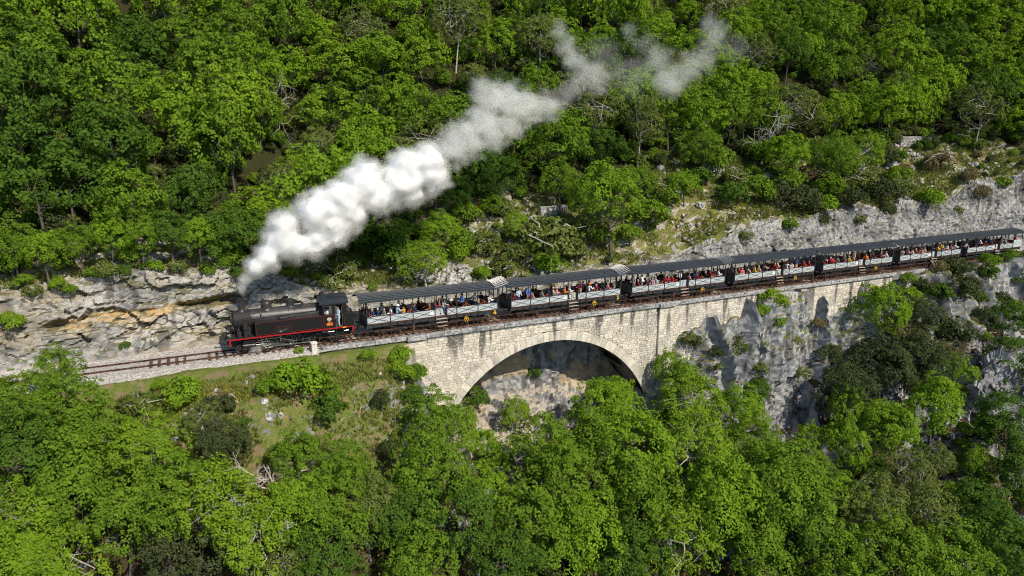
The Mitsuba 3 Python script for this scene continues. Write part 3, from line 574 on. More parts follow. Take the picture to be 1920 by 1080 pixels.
for x in (-.02, 12.78):
    cpart('end_panel', MB().box(x, x + .03, -1.40, 1.40, 1.33, 2.06), 'end_paint')
    m = MB()
    for y in (-.95, -.45, .45, .95): m.box(x - .02, x + .05, y - .03, y + .03, 1.3, 2.1)
    m.box(x - .02, x + .05, -1.42, 1.42, 2.06, 2.12); cpart('end_rail', m, 'frame_paint')
    for y in (-.48, .48): cpart('end_post', MB().box(x - .02, x + .05, y - .035, y + .035, 2.12, 3.74), 'frame_paint')
for k, x in enumerate((.55, 1.95, 2.45, 3.85, 4.35, 5.75, 8.0, 9.35, 9.85, 11.2, 11.7)):
    for s in (-1, 1):
        a, b = sorted((s * 1.33, s * .32)); d = 1 if k % 2 == 0 else -1
        m = MB(); m.cbox(x - .22, x + .22, a, b, 1.70, 1.76, .015)
        for yy in (a + .05, b - .05): m.beam((x, yy, 1.33), (x, yy, 1.72), .06, .3)
        cpart('bench', m, 'bench_wood')
        for zz in (1.98, 2.14): m = MB().box(x - d * .26 - .02, x - d * .26 + .02, a, b, zz, zz + .10); cpart('bench__slat', m, 'bench_wood')
        m = MB()
        for yy in (a, b): m.beam((x - d * .22, yy, 1.7), (x - d * .29, yy, 2.32), .05, .05).beam((x - d * .29, yy, 2.30), (x + d * .18, yy, 2.02), .045, .045)
        cpart('bench__frame', m, 'bench_orange')
for i, (z, y0) in enumerate(((1.12, -1.62), (.80, -1.72), (.48, -1.82))): cpart('step', MB().cbox(6.5, 7.55, y0, y0 + .28, z - .05, z, .012), 'step_wood')
for x in (6.48, 7.57): cpart('step_hanger', MB().beam((x, -1.40, 1.25), (x, -1.66, .42), .03, .12), 'frame_paint')
cpart('roof', ribbed(-.55, 12.55, 0), 'roof_sheet'); ROOF_LONG = mikit.ply(ribbed(-.55, 13.35, 0), 'roof_sheet')
m = MB()
for x in np.arange(.6, 12.7, 1.5): m.box(x - .03, x + .03, -1.45, 1.45, 3.33, 3.38)
cpart('roof__bow', m, 'frame_paint')
FLAP = mikit.ply(ribbed(12.56, 13.95, .36), 'flap_sheet')
cpart('hand_wheel', hand_wheel(9.42, -1.72, .84), 'yellow_paint', 40)
for x in (-.75, 12.8): cpart('coupling', MB().cyl((x, 0, 1.02), (x + .72, 0, 1.02), .06, 8), 'soot', 40)
for x in (-.5, 12.8):
    for y in (-.88, .88): cpart('buffer', MB().cyl((x, y, 1.05), (x + .5, y, 1.05), .11, 10), 'soot', 40)
cpart('brake_hose', MB().beam((-.6, .4, 1.25), (-.1, .3, 1.15), .08), 'soot')
cpart('class_plate', MB().cbox(5.88, 6.27, -1.452, -1.442, 1.55, 1.98, .004), 'white_paint')
SLAT = {'rb': None}
cars = []
NEAR4 = None
def txt(s, h, x, y, z, m):
    q = meshkit.text_mesh(s, h, .006, bold=True)
    return mikit.ply((np.column_stack([q.vertices[:, 0] + x, y - q.vertices[:, 2], q.vertices[:, 1] + z]), q.faces[:, ::-1]), m)
for c in range(7):
    car = 'open_carriage' if c == 0 else f'open_carriage_{c:03d}'
    X = c * PITCH_C; M = T().translate([X, 0, 0]); cars.append(car)
    count = {}
    for name, lst in P.items():
        for i, d in enumerate(lst):
            nm = name
            if c == 6 and name == 'side_panel' and i == 1: continue
            if name == 'bench__slat': key = f'{car}__bench' + (f'_{i // 2:03d}' if i // 2 else '') + '__slat' + ('_001' if i % 2 else '')
            elif name == 'bench__frame': key = f'{car}__bench' + (f'_{i:03d}' if i else '') + '__frame'
            elif name == 'wheelset': key = f'{car}__bogie' + ('_001' if i > 1 else '') + '__wheelset' + ('_001' if i % 2 else '')
            else: key = f'{car}__{nm}' + (f'_{i:03d}' if i else '')
            if name == 'roof' and c >= 3: d = ROOF_LONG
            scene[key] = {**d, 'to_world': M}
    if c < 3: scene[f'{car}__roof__end_flap'] = {**FLAP, 'to_world': M}; tag(f'{car}__roof__end_flap', 'upturned ribbed flap over the gap between carriages')
    if c == 0: scene[f'{car}__number'] = {**txt('4', .42, 12.25, -1.50, .90, 'yellow_paint'), 'to_world': M}
    if c == 1: scene[f'{car}__number'] = {**txt('1', .40, 12.25, -1.50, .90, 'yellow_paint'), 'to_world': M}
    if c == 6:
        scene[f'{car}__side_panel_001'] = mikit.ply(MB().cbox(7.57, 10.68, -1.44, -1.405, 1.37, 2.02, .008).get(), 'panel', to_world=M)
        scene[f'{car}__guard_panel'] = mikit.ply(MB().cbox(10.76, 12.76, -1.50, -1.475, 1.36, 2.45, .008).get(), 'panel', to_world=M)
        labels[f'{car}__guard_panel'] = {'label': 'taller pale panel of the last bay'}
    tag(car, ['grey open-sided carriage with a yellow 4 on its frame, coupled behind the locomotive'][0] if c == 0 else
        f'grey open-sided carriage with a ribbed dark roof, {ORD[c]} behind the locomotive' if c < 6 else 'last open-sided carriage of the train, with a taller end panel', 'carriage', 'open carriages of the train')

# ---------------------------------------------------------------- people
def ball(p, r, n=10): return m3.Manifold.sphere(r, n).translate([float(x) for x in p])
def chain(*pts): 
    out = [m3.Manifold.batch_hull([ball(pts[i][:3], pts[i][3]), ball(pts[i + 1][:3], pts[i + 1][3])]) for i in range(len(pts) - 1)]
    return out
def body_parts(sh, grow, what, pose):
    """sh: skeleton joints; what: list of chains to join, radii grown."""
    ms = []
    for ch in what: ms += chain(*[(*sh[a][:3], sh[a][3] + grow) for a in ch])
    m = m3.Manifold.batch_boolean(ms, m3.OpType.Add).to_mesh()
    return np.array(m.vert_properties[:, :3]), np.array(m.tri_verts)
def skeleton(pose):
    j = {'hip': (0, 0, .12, .135), 'waist': (.01, 0, .30, .125), 'chest': (.0, 0, .48, .14), 'neck': (.0, 0, .63, .055), 'head': (.02, 0, .78, .095), 'brow': (.015, 0, .82, .10), 'nose': (.125, 0, .775, .018)}
    for s, n in ((1, 'l'), (-1, 'r')):
        j['sh' + n] = (0, s * .18, .56, .065); j['el' + n] = (.07, s * .25, .30, .05); j['wr' + n] = (.27, s * .16, .20, .036); j['ha' + n] = (.34, s * .14, .20, .036)
        j['th' + n] = (.0, s * .09, .10, .095); j['kn' + n] = (.42, s * .11, .10, .07); j['an' + n] = (.42, s * .11, -.33, .045); j['to' + n] = (.56, s * .12, -.38, .04)
        j['ear' + n] = (.01, s * .095, .78, .025)
    if pose == 'lean':
        j['ell'] = (.16, .30, .36, .05); j['wrl'] = (.36, .42, .36, .036); j['hal'] = (.43, .45, .36, .036)
    if pose == 'turn':
        for n in ('elr', 'wrr', 'har'): x, y, z, r = j[n]; j[n] = (x - .05, y - .22 if n != 'elr' else y - .1, z + .22 if n != 'elr' else z + .08, r)
        j['head'] = (.01, -.03, .78, .095); j['nose'] = (.06, -.125, .775, .018)
    if pose == 'stand':
        for s, n in ((1, 'l'), (-1, 'r')):
            j['th' + n] = (0, s * .09, .06, .095); j['kn' + n] = (.03, s * .10, -.38, .065); j['an' + n] = (0, s * .10, -.80, .045); j['to' + n] = (.14, s * .12, -.85, .04)
            j['wr' + n] = (.22, s * .24, .22, .036); j['ha' + n] = (.30, s * .22, .24, .036)
    return j
def fingers(j, n):
    w, h = np.array(j['wr' + n][:3]), np.array(j['ha' + n][:3]); d = unit(h - w); s = unit(np.cross(d, [0, 0, 1.0])); up = np.cross(s, d); out = []
    for k in range(4): b = h + s * (k - 1.5) * .019; out += chain((*b, .010), (*(b + d * (.055 + .012 * (k in (1, 2)))), .009), (*(b + d * .085 - up * .03), .008))
    sg = 1 if n == 'l' else -1; b = w + d * .03 + s * sg * .03
    return out + chain((*b, .012), (*(b + s * sg * .04 + d * .03), .010))
POSES = {}
for pose in ('sit', 'lean', 'turn', 'stand'):
    j = skeleton(pose); arms = [['sh' + n, 'el' + n, 'wr' + n] for n in 'lr']; legs = [['hip', 'th' + n, 'kn' + n, 'an' + n] for n in 'lr']
    ms = []
    for ch in [['hip', 'waist', 'chest', 'neck', 'head', 'brow'], ['shl', 'chest', 'shr'], ['head', 'nose'], ['earl', 'head'], ['earr', 'head']] + [a + ['ha' + n] for a, n in zip(arms, 'lr')] + [l + ['to' + n] for l, n in zip(legs, 'lr')]:
        ms += chain(*[j[a] for a in ch])
    for n in 'lr': ms += fingers(j, n)
    m = m3.Manifold.batch_boolean(ms, m3.OpType.Add).to_mesh()
    body = (np.array(m.vert_properties[:, :3]), np.array(m.tri_verts))
    top = body_parts(j, .018, [['hip', 'waist', 'chest'], ['shl', 'chest', 'shr']] + arms, pose)
    low = body_parts(j, .014, legs, pose)
    shoe = body_parts(j, .016, [['an' + n, 'to' + n] for n in 'lr'], pose)
    hx = j['head'][0], j['head'][1]
    hair = m3.Manifold.sphere(.118, 12).scale([1.02, .96, 1.05]).translate([hx[0] - .015, hx[1], .815]) - m3.Manifold.cube([.3, .3, .3], True).translate([hx[0] + .17 if pose != 'turn' else hx[0] + .05, hx[1] + (-.17 if pose == 'turn' else 0), .68])
    hair = hair - m3.Manifold.cube([.6, .6, .2], True).translate([hx[0], hx[1], .66])
    hm = hair.to_mesh()
    hat = MB().lathe((hx[0], hx[1], .86), [(.20, -.02), (.20, 0), (.125, .015), (.12, .08), (.07, .115), (0, .12)], 16)
    POSES[pose] = {'body': body, 'shirt': top, 'trousers': low, 'shoe': shoe, 'hair': (np.array(hm.vert_properties[:, :3]), np.array(hm.tri_verts)), 'hat': hat.get()}
    POSES[pose] = {k: mikit.ply(v, smooth=45) for k, v in POSES[pose].items()}
CL = {'navy': (.025, .045, .13), 'black': (.015, .015, .017), 'white': (.72, .72, .72), 'red': (.50, .025, .03), 'orange': (.80, .22, .02), 'grey': (.22, .23, .24), 'pink': (.62, .30, .32), 'maroon': (.20, .02, .05), 'blue': (.08, .16, .45),
      'brown': (.16, .075, .04), 'beige': (.45, .36, .26), 'yellow': (.75, .50, .08), 'green': (.05, .35, .18), 'pale blue': (.35, .48, .58), 'amber': (.85, .42, .04)}
for k, v in CL.items(): mat('cloth_' + k.replace(' ', '_'), v, .85, spec=.2)
for k, v in {'light': (.52, .33, .25), 'tan': (.36, .21, .14)}.items(): mat('skin_' + k, v, .55)
for k, v in {'dark': (.02, .015, .012), 'brown': (.09, .05, .03), 'grey': (.38, .37, .36), 'blond': (.35, .24, .11)}.items(): mat('hair_' + k, v, .6)
pr = np.random.default_rng(21); npers = 0
def person(loc, rot, pose, top, label, hair=None, low=None, hat=None, scale=1.0, group='people riding in the open carriages'):
    key = numbered('person'); M = T().translate(list(loc)).rotate([0, 0, 1], rot).scale(scale)
    skin = 'skin_' + pr.choice(['light', 'light', 'tan']); hair = hair or pr.choice(['dark', 'dark', 'brown', 'brown', 'grey', 'blond']); low = low or pr.choice(['navy', 'black', 'grey', 'beige', 'navy'])
    for nm, mt in (('body', skin), ('shirt', 'cloth_' + top.replace(' ', '_')), ('trousers', 'cloth_' + low.replace(' ', '_')), ('shoe', 'soot'), ('hair', 'hair_' + hair)) + ((('hat', 'cloth_' + hat),) if hat else ()):
        scene[f'{key}__{nm}'] = {**POSES[pose][nm], 'bsdf': ref(mt), 'to_world': M}
    tag(key, label, 'person', group); return key
person((-2.42, -1.22, 1.47 + .885), 200, 'stand', 'pale blue', 'driver in grey-blue overalls standing in the locomotive cab doorway', 'dark', 'pale blue', scale=1.0, group='locomotive crew')
person((-3.25, -.75, 1.47 + .885), 250, 'stand', 'white', 'crew member in a white top behind the locomotive cab window', 'dark', 'navy', group='locomotive crew')
# near-side riders: (x in the carriage, top, pose, hat)
NEAR = {0: [(.62, 'navy', 'lean', None), (1.15, 'navy', 'sit', None), (1.75, 'grey', 'sit', None), (2.3, 'white', 'lean', None), (2.95, 'pale blue', 'turn', 'white'), (3.55, 'amber', 'sit', None), (4.55, 'navy', 'sit', None), (6.0, 'brown', 'lean', None),
            (6.55, 'maroon', 'turn', None), (7.0, 'brown', 'turn', None), (7.45, 'white', 'turn', None), (8.15, 'black', 'sit', 'white'), (9.3, 'blue', 'stand', None), (10.6, 'grey', 'stand', None), (12.1, 'white', 'turn', None)],
        1: [(.55, 'maroon', 'sit', None), (1.0, 'pale blue', 'stand', None), (2.1, 'blue', 'stand', None), (2.6, 'pink', 'sit', None), (3.6, 'grey', 'sit', None), (4.9, 'beige', 'turn', None), (5.35, 'pink', 'turn', None), (6.2, 'orange', 'turn', None), (6.75, 'white', 'turn', None), (8.1, 'maroon', 'stand', None),
            (9.2, 'white', 'turn', 'orange'), (10.0, 'maroon', 'lean', None), (11.4, 'pink', 'sit', None), (12.2, 'grey', 'sit', None)],
        2: [(.5, 'grey', 'stand', None), (1.05, 'maroon', 'sit', None), (1.6, 'white', 'stand', None), (2.4, 'grey', 'stand', None), (2.95, 'pink', 'sit', None), (3.4, 'pale blue', 'turn', None), (4.6, 'red', 'turn', None), (5.1, 'maroon', 'lean', None), (5.7, 'red', 'sit', None), (6.7, 'white', 'stand', None), (8.0, 'pink', 'sit', None),
            (9.1, 'maroon', 'sit', None), (10.3, 'black', 'sit', None), (11.0, 'red', 'turn', None), (12.1, 'white', 'turn', None)],
        3: [(.5, 'green', 'sit', None), (1.0, 'red', 'turn', None), (1.5, 'pink', 'sit', None), (2.5, 'white', 'sit', None), (3.4, 'yellow', 'sit', None), (4.0, 'beige', 'sit', None), (5.0, 'black', 'sit', None), (6.5, 'red', 'turn', None), (7.0, 'beige', 'stand', None), (8.6, 'white', 'turn', None), (9.4, 'white', 'sit', None), (10.2, 'navy', 'stand', None), (11.4, 'red', 'sit', None), (12.2, 'red', 'sit', None)],
        4: [(.8, 'maroon', 'sit', None), (1.7, 'red', 'turn', None), (2.2, 'red', 'sit', None), (3.0, 'grey', 'sit', None), (4.3, 'beige', 'turn', None), (5.0, 'yellow', 'sit', None), (6.0, 'beige', 'stand', None), (8.2, 'orange', 'sit', None), (9.0, 'navy', 'lean', None), (9.7, 'black', 'sit', None), (11.0, 'pink', 'turn', None), (12.0, 'white', 'sit', None)],
        5: [(.9, 'grey', 'sit', None), (2.1, 'pink', 'turn', None), (2.9, 'white', 'sit', None), (3.8, 'brown', 'sit', None), (4.8, 'pink', 'sit', None), (5.6, 'beige', 'sit', None), (6.9, 'navy', 'stand', None), (8.3, 'amber', 'turn', None), (8.9, 'yellow', 'stand', None), (9.5, 'grey', 'sit', None), (11.3, 'pink', 'sit', None), (12.1, 'white', 'turn', None)],
        6: [(.4, 'white', 'sit', None), (2.3, 'black', 'stand', None), (3.4, 'white', 'stand', None), (4.7, 'red', 'turn', None), (5.6, 'navy', 'stand', None), (8.6, 'grey', 'turn', None), (9.5, 'pale blue', 'sit', None), (11.8, 'red', 'stand', None)]}
for c in range(7):
    for i, (x, top, pose, hat) in enumerate(NEAR[c]):
        z = 1.33 + .885 if pose == 'stand' else 1.80
        if pose == 'turn': z += .10
        rot = {'sit': pr.choice([0, 180, 200, 340]), 'lean': pr.choice([180, 200]), 'turn': pr.choice([-20, 0, 20]), 'stand': pr.choice([180, 200, 270, 320])}[pose]
        person((c * PITCH_C + x, -1.02 + pr.uniform(-.08, .08), z), rot, pose, top, f'{"standing" if pose == "stand" else "seated"} rider in {top} top, {ORD[i]} along the near side of the {"last" if c == 6 else ORD[c]} carriage', hat=hat, scale=.82 if (c, i) in ((0, 5), (0, 2), (1, 3), (6, 3)) else pr.uniform(.95, 1.04))
    for i in range(11):
        x = (.6, 1.8, 2.55, 3.7, 4.5, 5.6, 8.1, 9.2, 10.0, 11.1, 11.9)[i] + pr.uniform(-.1, .1); y = pr.choice([-.45, .45, .95]); top = pr.choice(['black', 'navy', 'grey', 'maroon', 'black', 'brown', 'white', 'beige'])
        person((c * PITCH_C + x, y, 1.80), pr.choice([0, 180, 90, 160]), pr.choice(['sit', 'turn', 'lean']), top, f'shaded rider in {top} top, {ORD[i]} of the inner riders of the {"last" if c == 6 else ORD[c]} carriage', scale=pr.uniform(.95, 1.05))
# ---------------------------------------------------------------- trees and plants
GREENS = {'mid green': ((.110, .200, .019), (.182, .290, .029)), 'yellow-green': ((.150, .260, .018), (.235, .355, .030)), 'deep green': ((.064, .130, .019), (.106, .190, .027)),
          'olive green': ((.115, .155, .034), (.18, .225, .055)), 'grey-green': ((0.054, 0.076, 0.028), (0.102, 0.124, 0.049)), 'bright green': ((.146, .265, .018), (.225, .360, .030)),
          'brownish': ((0.150, 0.119, 0.054), (0.236, 0.194, 0.086)), 'orange': ((0.536, 0.270, 0.022), (0.697, 0.389, 0.043))}
def leaves(g, pads, n, size, tone, spread=.5, flat=.4):
    """Leaf sprays on domed pads. pads: (centre, normal, radius, tone 0..1). Returns vertices, quads, tone per vertex."""
    c, nrm, pr_, tn = pads; m = len(c); N = m * n
    k = np.repeat(np.arange(m), n); nn = nrm[k]; a = unit(np.cross(nn, unit(g.normal(size=(N, 3))))); b = np.cross(nn, a)
    r = np.sqrt(g.random(N)) * (1 + .25 * (g.random(N) - .5)); R = pr_[k]; th = g.random(N) * 2 * np.pi
    lat = a * np.cos(th)[:, None] + b * np.sin(th)[:, None]
    p = c[k] + lat * (r * R)[:, None] + nn * (R * flat * (1 - 1.15 * r ** 2) + .10 * R * g.normal(size=N))[:, None]
    ln = unit(nn * .85 + lat * (r * .75)[:, None] + g.normal(size=(N, 3)) * spread)
    u = unit(np.cross(ln, g.normal(size=(N, 3)))); w = np.cross(ln, u); s = size * g.uniform(.65, 1.3, N)
    q = np.stack([p - u * s[:, None] * .55, p + w * s[:, None] * .36, p + u * s[:, None] * .55 + ln * s[:, None] * .05, p - w * s[:, None] * .36], 1)
    t = np.clip(tn[k] + .22 * g.normal(size=N), 0, 1)
    return q.reshape(-1, 3), np.arange(4 * N).reshape(N, 4), np.repeat(t, 4)
def crown(g, R, H, base, lobes, pads, pad_r, droop=.0, gap=.0):
    """Pads over several lobes of a crown of radius R from height base to H."""
    hc = (H + base) / 2; hz = (H - base) / 2; L = []
    for i in range(lobes):
        d = unit(g.normal(size=3)); d[2] = abs(d[2]) * .9 - .25
        k = g.uniform(.38, .78); L.append((np.array([0, 0, hc]) + d * [R * k, R * k, hz * k], g.uniform(.30, .50)))
    L.append((np.array([0, 0, hc + hz * .35]), .5)); C, Nn, Rr, Tn = [], [], [], []
    per = pads // len(L); lt = g.uniform(.15, .85, len(L))
    for i, (lc, lr) in enumerate(L):
        got = 0; tries = 0
        while got < per and tries < per * 8:
            tries += 1; d = unit(g.normal(size=3))
            if d[2] < -.45 and g.random() < .8: continue
            p = lc + d * np.array([R * lr, R * lr, hz * lr * 1.15]) * g.uniform(.66, 1.2)
            if any(np.linalg.norm((p - o) / [R, R, hz * 1.15]) < q * .72 for j, (o, q) in enumerate(L) if j != i): continue
            if g.random() < gap: got += 1; continue
            C.append(p); Nn.append(unit(d + [0, 0, .55 - droop])); Rr.append(pad_r * g.uniform(.65, 1.35)); Tn.append(lt[i] * .6 + .4 * g.random()); got += 1
    return np.array(C), np.array(Nn), np.array(Rr), np.array(Tn), L
def trunk(g, H, base, L, r, twig=()):
    m = MB(); lean = g.normal(size=2) * .03 * H
    top = np.array([lean[0], lean[1], base + (H - base) * .45])
    mid = top * [.4, .4, .5]
    m.tube([(0, 0, -.8), (0, 0, .1), mid, top], [r * 1.35, r, r * .8, r * .45], 7)
    for lc, lr in L:
        s_ = mid + (top - mid) * g.uniform(.1, .9); k = (s_ + lc) / 2 + [0, 0, -.06 * H] + g.normal(size=3) * .03 * H
        m.tube([s_, k, lc], [r * .42, r * .28, r * .10], 5, cap=False)
    return m
def hue(col, t): a, b = GREENS[col]; return np.array(a) + (np.array(b) - a) * t[:, None]
PROTO = {}
def proto(name, seed, col, R=3.4, H=8.5, base=2.4, lobes=7, pads=120, pad_r=.62, n=40, size=.30, gap=0.0, r=.16, spread=.5, bare=0.0, flat=.4):
    g = np.random.default_rng(seed); c, nn, rr, tn, L = crown(g, R, H, base, lobes, pads, pad_r, gap=gap)
    v, f, t = leaves(g, (c, nn, rr, tn), n, size, tn, spread, flat)
    tk = trunk(g, H, base, L, r)
    if bare:
        for i in g.choice(len(c), int(bare * len(c)), False):
            o = L[g.integers(len(L))][0]; e = c[i] + nn[i] * rr[i] * 1.1; k = (o + e) / 2 + g.normal(size=3) * .25; tk.tube([o, k, e], [.05, .035, .015], 4, cap=False)
    gid = 'plant_kind_' + name.replace('-', '_').replace(' ', '_'); leafkey = 'foliage' if H < 3 else 'crown'
    scene[gid] = {'type': 'shapegroup', 'trunk' if H >= 3 else 'stem': mikit.ply(tk.get(), 'dead_wood' if bare else 'bark', smooth=True), leafkey: mikit.ply((v, f), 'leaf', color=hue(col, t))}
    PROTO[name] = (gid, R, H)
# far forest, near trees, shrubs
K = 0
FAR, NEARP, SHRUB = {}, {}, {}
for col, nvar in (('mid green', 3), ('yellow-green', 2), ('deep green', 2), ('bright green', 2), ('olive green', 2)):
    for k in range(nvar):
        K += 1; nm = f'far {col} {k}'; FAR.setdefault(col, []).append(nm)
        proto(nm, 100 + K, col, R=3.8 + .4 * (k % 2), H=8.4 + 1.0 * (k % 3), base=.8, lobes=10 + 2 * k, pads=190, pad_r=.50, n=34, size=.25, flat=.52, gap=.05 if col != 'olive green' else .3, bare=0 if col != 'olive green' else .2, r=.12)
for col, nvar in (('mid green', 3), ('yellow-green', 3), ('deep green', 2), ('bright green', 3), ('olive green', 2), ('grey-green', 2)):
    for k in range(nvar):
        K += 1; nm = f'near {col} {k}'; NEARP.setdefault(col, []).append(nm)
        proto(nm, 300 + K, col, R=3.3 + .4 * (k % 2), H=9.0 + .5 * k, base=1.2, lobes=11 + k, pads=290, pad_r=.46, n=40, size=.185, flat=.52, gap=.05 if col not in ('olive green',) else .35, bare=.12 if col in ('yellow-green', 'olive green') else 0, spread=.45)
for col in ('mid green', 'yellow-green', 'deep green', 'bright green', 'olive green', 'grey-green', 'brownish', 'orange'):
    for k in range(2 if col != 'orange' else 1):
        K += 1; nm = f'shrub {col} {k}'; SHRUB.setdefault(col, []).append(nm)
        proto(nm, 500 + K, col, R=1.25, H=1.9, base=.15, lobes=6, pads=60, pad_r=.34, n=40, size=.15, gap=.1, r=.05, spread=.6, bare=.25 if col in ('brownish', 'olive green') else 0)
g = np.random.default_rng(77)
def plant(kind, pname, x, y, z, s, rot, label, cat, group=None, sz=1.0):
    key = numbered(kind)
    scene[key] = {'type': 'instance', 'g': ref(PROTO[pname][0]), 'to_world': T().translate([x, y, z]).rotate([0, 0, 1], rot).rotate([1, .3, 0], float(g.normal() * 5)).scale([s, s, s * sz])}
    tag(key, label, cat, group); return key
def project(x, y, z):
    d = np.array([x - EYE[0], y - EYE[1], z - EYE[2]]); Fv = np.array(FWD); Rv = np.array([math.sin(AZ), -math.cos(AZ), 0]); Uv = np.cross(Rv, Fv); w = d @ Fv
    return 960 + 1300 * (d @ Rv) / w, 540 - 1300 * (d @ Uv) / w, w
# the wood on the hillside
def wood_edge(x):   # where trees begin behind the track
    return np.interp(x, [-70, -14, -9, -4, 2, 10, 22, 34, 48, 62, 80, 95, 110, 300], [5.7, 5.7, 6.2, 10, 14, 15, 15.5, 17.5, 19, 17.5, 17, 14, 9.5, 9.5])
spots = []
for i in range(26000):
    x, y = g.uniform(-60, 240), g.uniform(6, 105)
    yy = y + float(bend(x))
    if yy < wood_edge(x) or yy > 118: continue
    dm = 4.7 + .010 * max(y - 20, 0)
    if any((x - a) ** 2 + (y - b) ** 2 < dm * dm for a, b in spots): continue
    spots.append((x, y))
sp = np.array(spots); gz = ground(sp[:, 0], sp[:, 1]); keep = []
for (x, y), z in zip(spots, gz):
    u, v, w = project(x, y, z + 6)
    if w > 0 and -90 < u < 2010 and -130 < v < 1000: keep.append((w, x, y, z))
keep.sort()
def place(x, y):
    q = y + float(bend(x)); return 'above the left cliff' if x < -8 else 'behind the front carriages' if x < 38 else 'behind the rear carriages', 'at the wood edge' if q < 26 else 'halfway up the wood' if q < 50 else 'high in the wood'
FOREST = []
for i, (w, x, y, z) in enumerate(keep):
    t = meshkit.fbm(np.array([x / 24., y / 24., 3.0]), 3) + .10 * g.normal()
    col = 'deep green' if t < .36 else 'mid green' if t < .50 else 'bright green' if t < .62 else 'yellow-green' if t < .72 else 'olive green'
    if g.random() < .07: col = 'olive green'
    s = g.uniform(.75, 1.3) * (.8 if y + bend(x) < 9 else 1); pn = FAR[col][g.integers(len(FAR[col]))]; a, b = place(x, y)
    if i < 150: FOREST.append((f'{col} tree {b} {a}', project(x, y, z)[0], (pn, x, y, z - .4, s, g.uniform(0, 360)), g.uniform(.75, 1.25)))
    else:
        scene[f'far_wood__{i - 149:03d}'] = {'type': 'instance', 'g': ref(PROTO[pn][0]), 'to_world': T().translate([x, y, z - .4]).rotate([0, 0, 1], g.uniform(0, 360)).scale(s)}
        labels['far_wood'] = {'label': 'the farthest trees of the wood, at the top of the hillside', 'category': 'wood', 'kind': 'stuff'}
ORD += [f'{k}th' for k in range(21, 100)]
def plant_row(L, kind):
    """Plants of one description, told apart by their order from left to right."""
    L = sorted(L, key=lambda a: (a[0], a[1]))
    for lab in dict.fromkeys(a[0] for a in L):
        row = [a for a in L if a[0] == lab]
        for n, (_, _, args, sz) in enumerate(row): plant(kind, *args, lab + (f', {ORD[n]} of {len(row)} from left' if len(row) > 1 else ''), 'tree', lab.replace(' tree', ' trees', 1) if len(row) > 1 else None, sz)
plant_row(FOREST, 'broadleaf_tree')
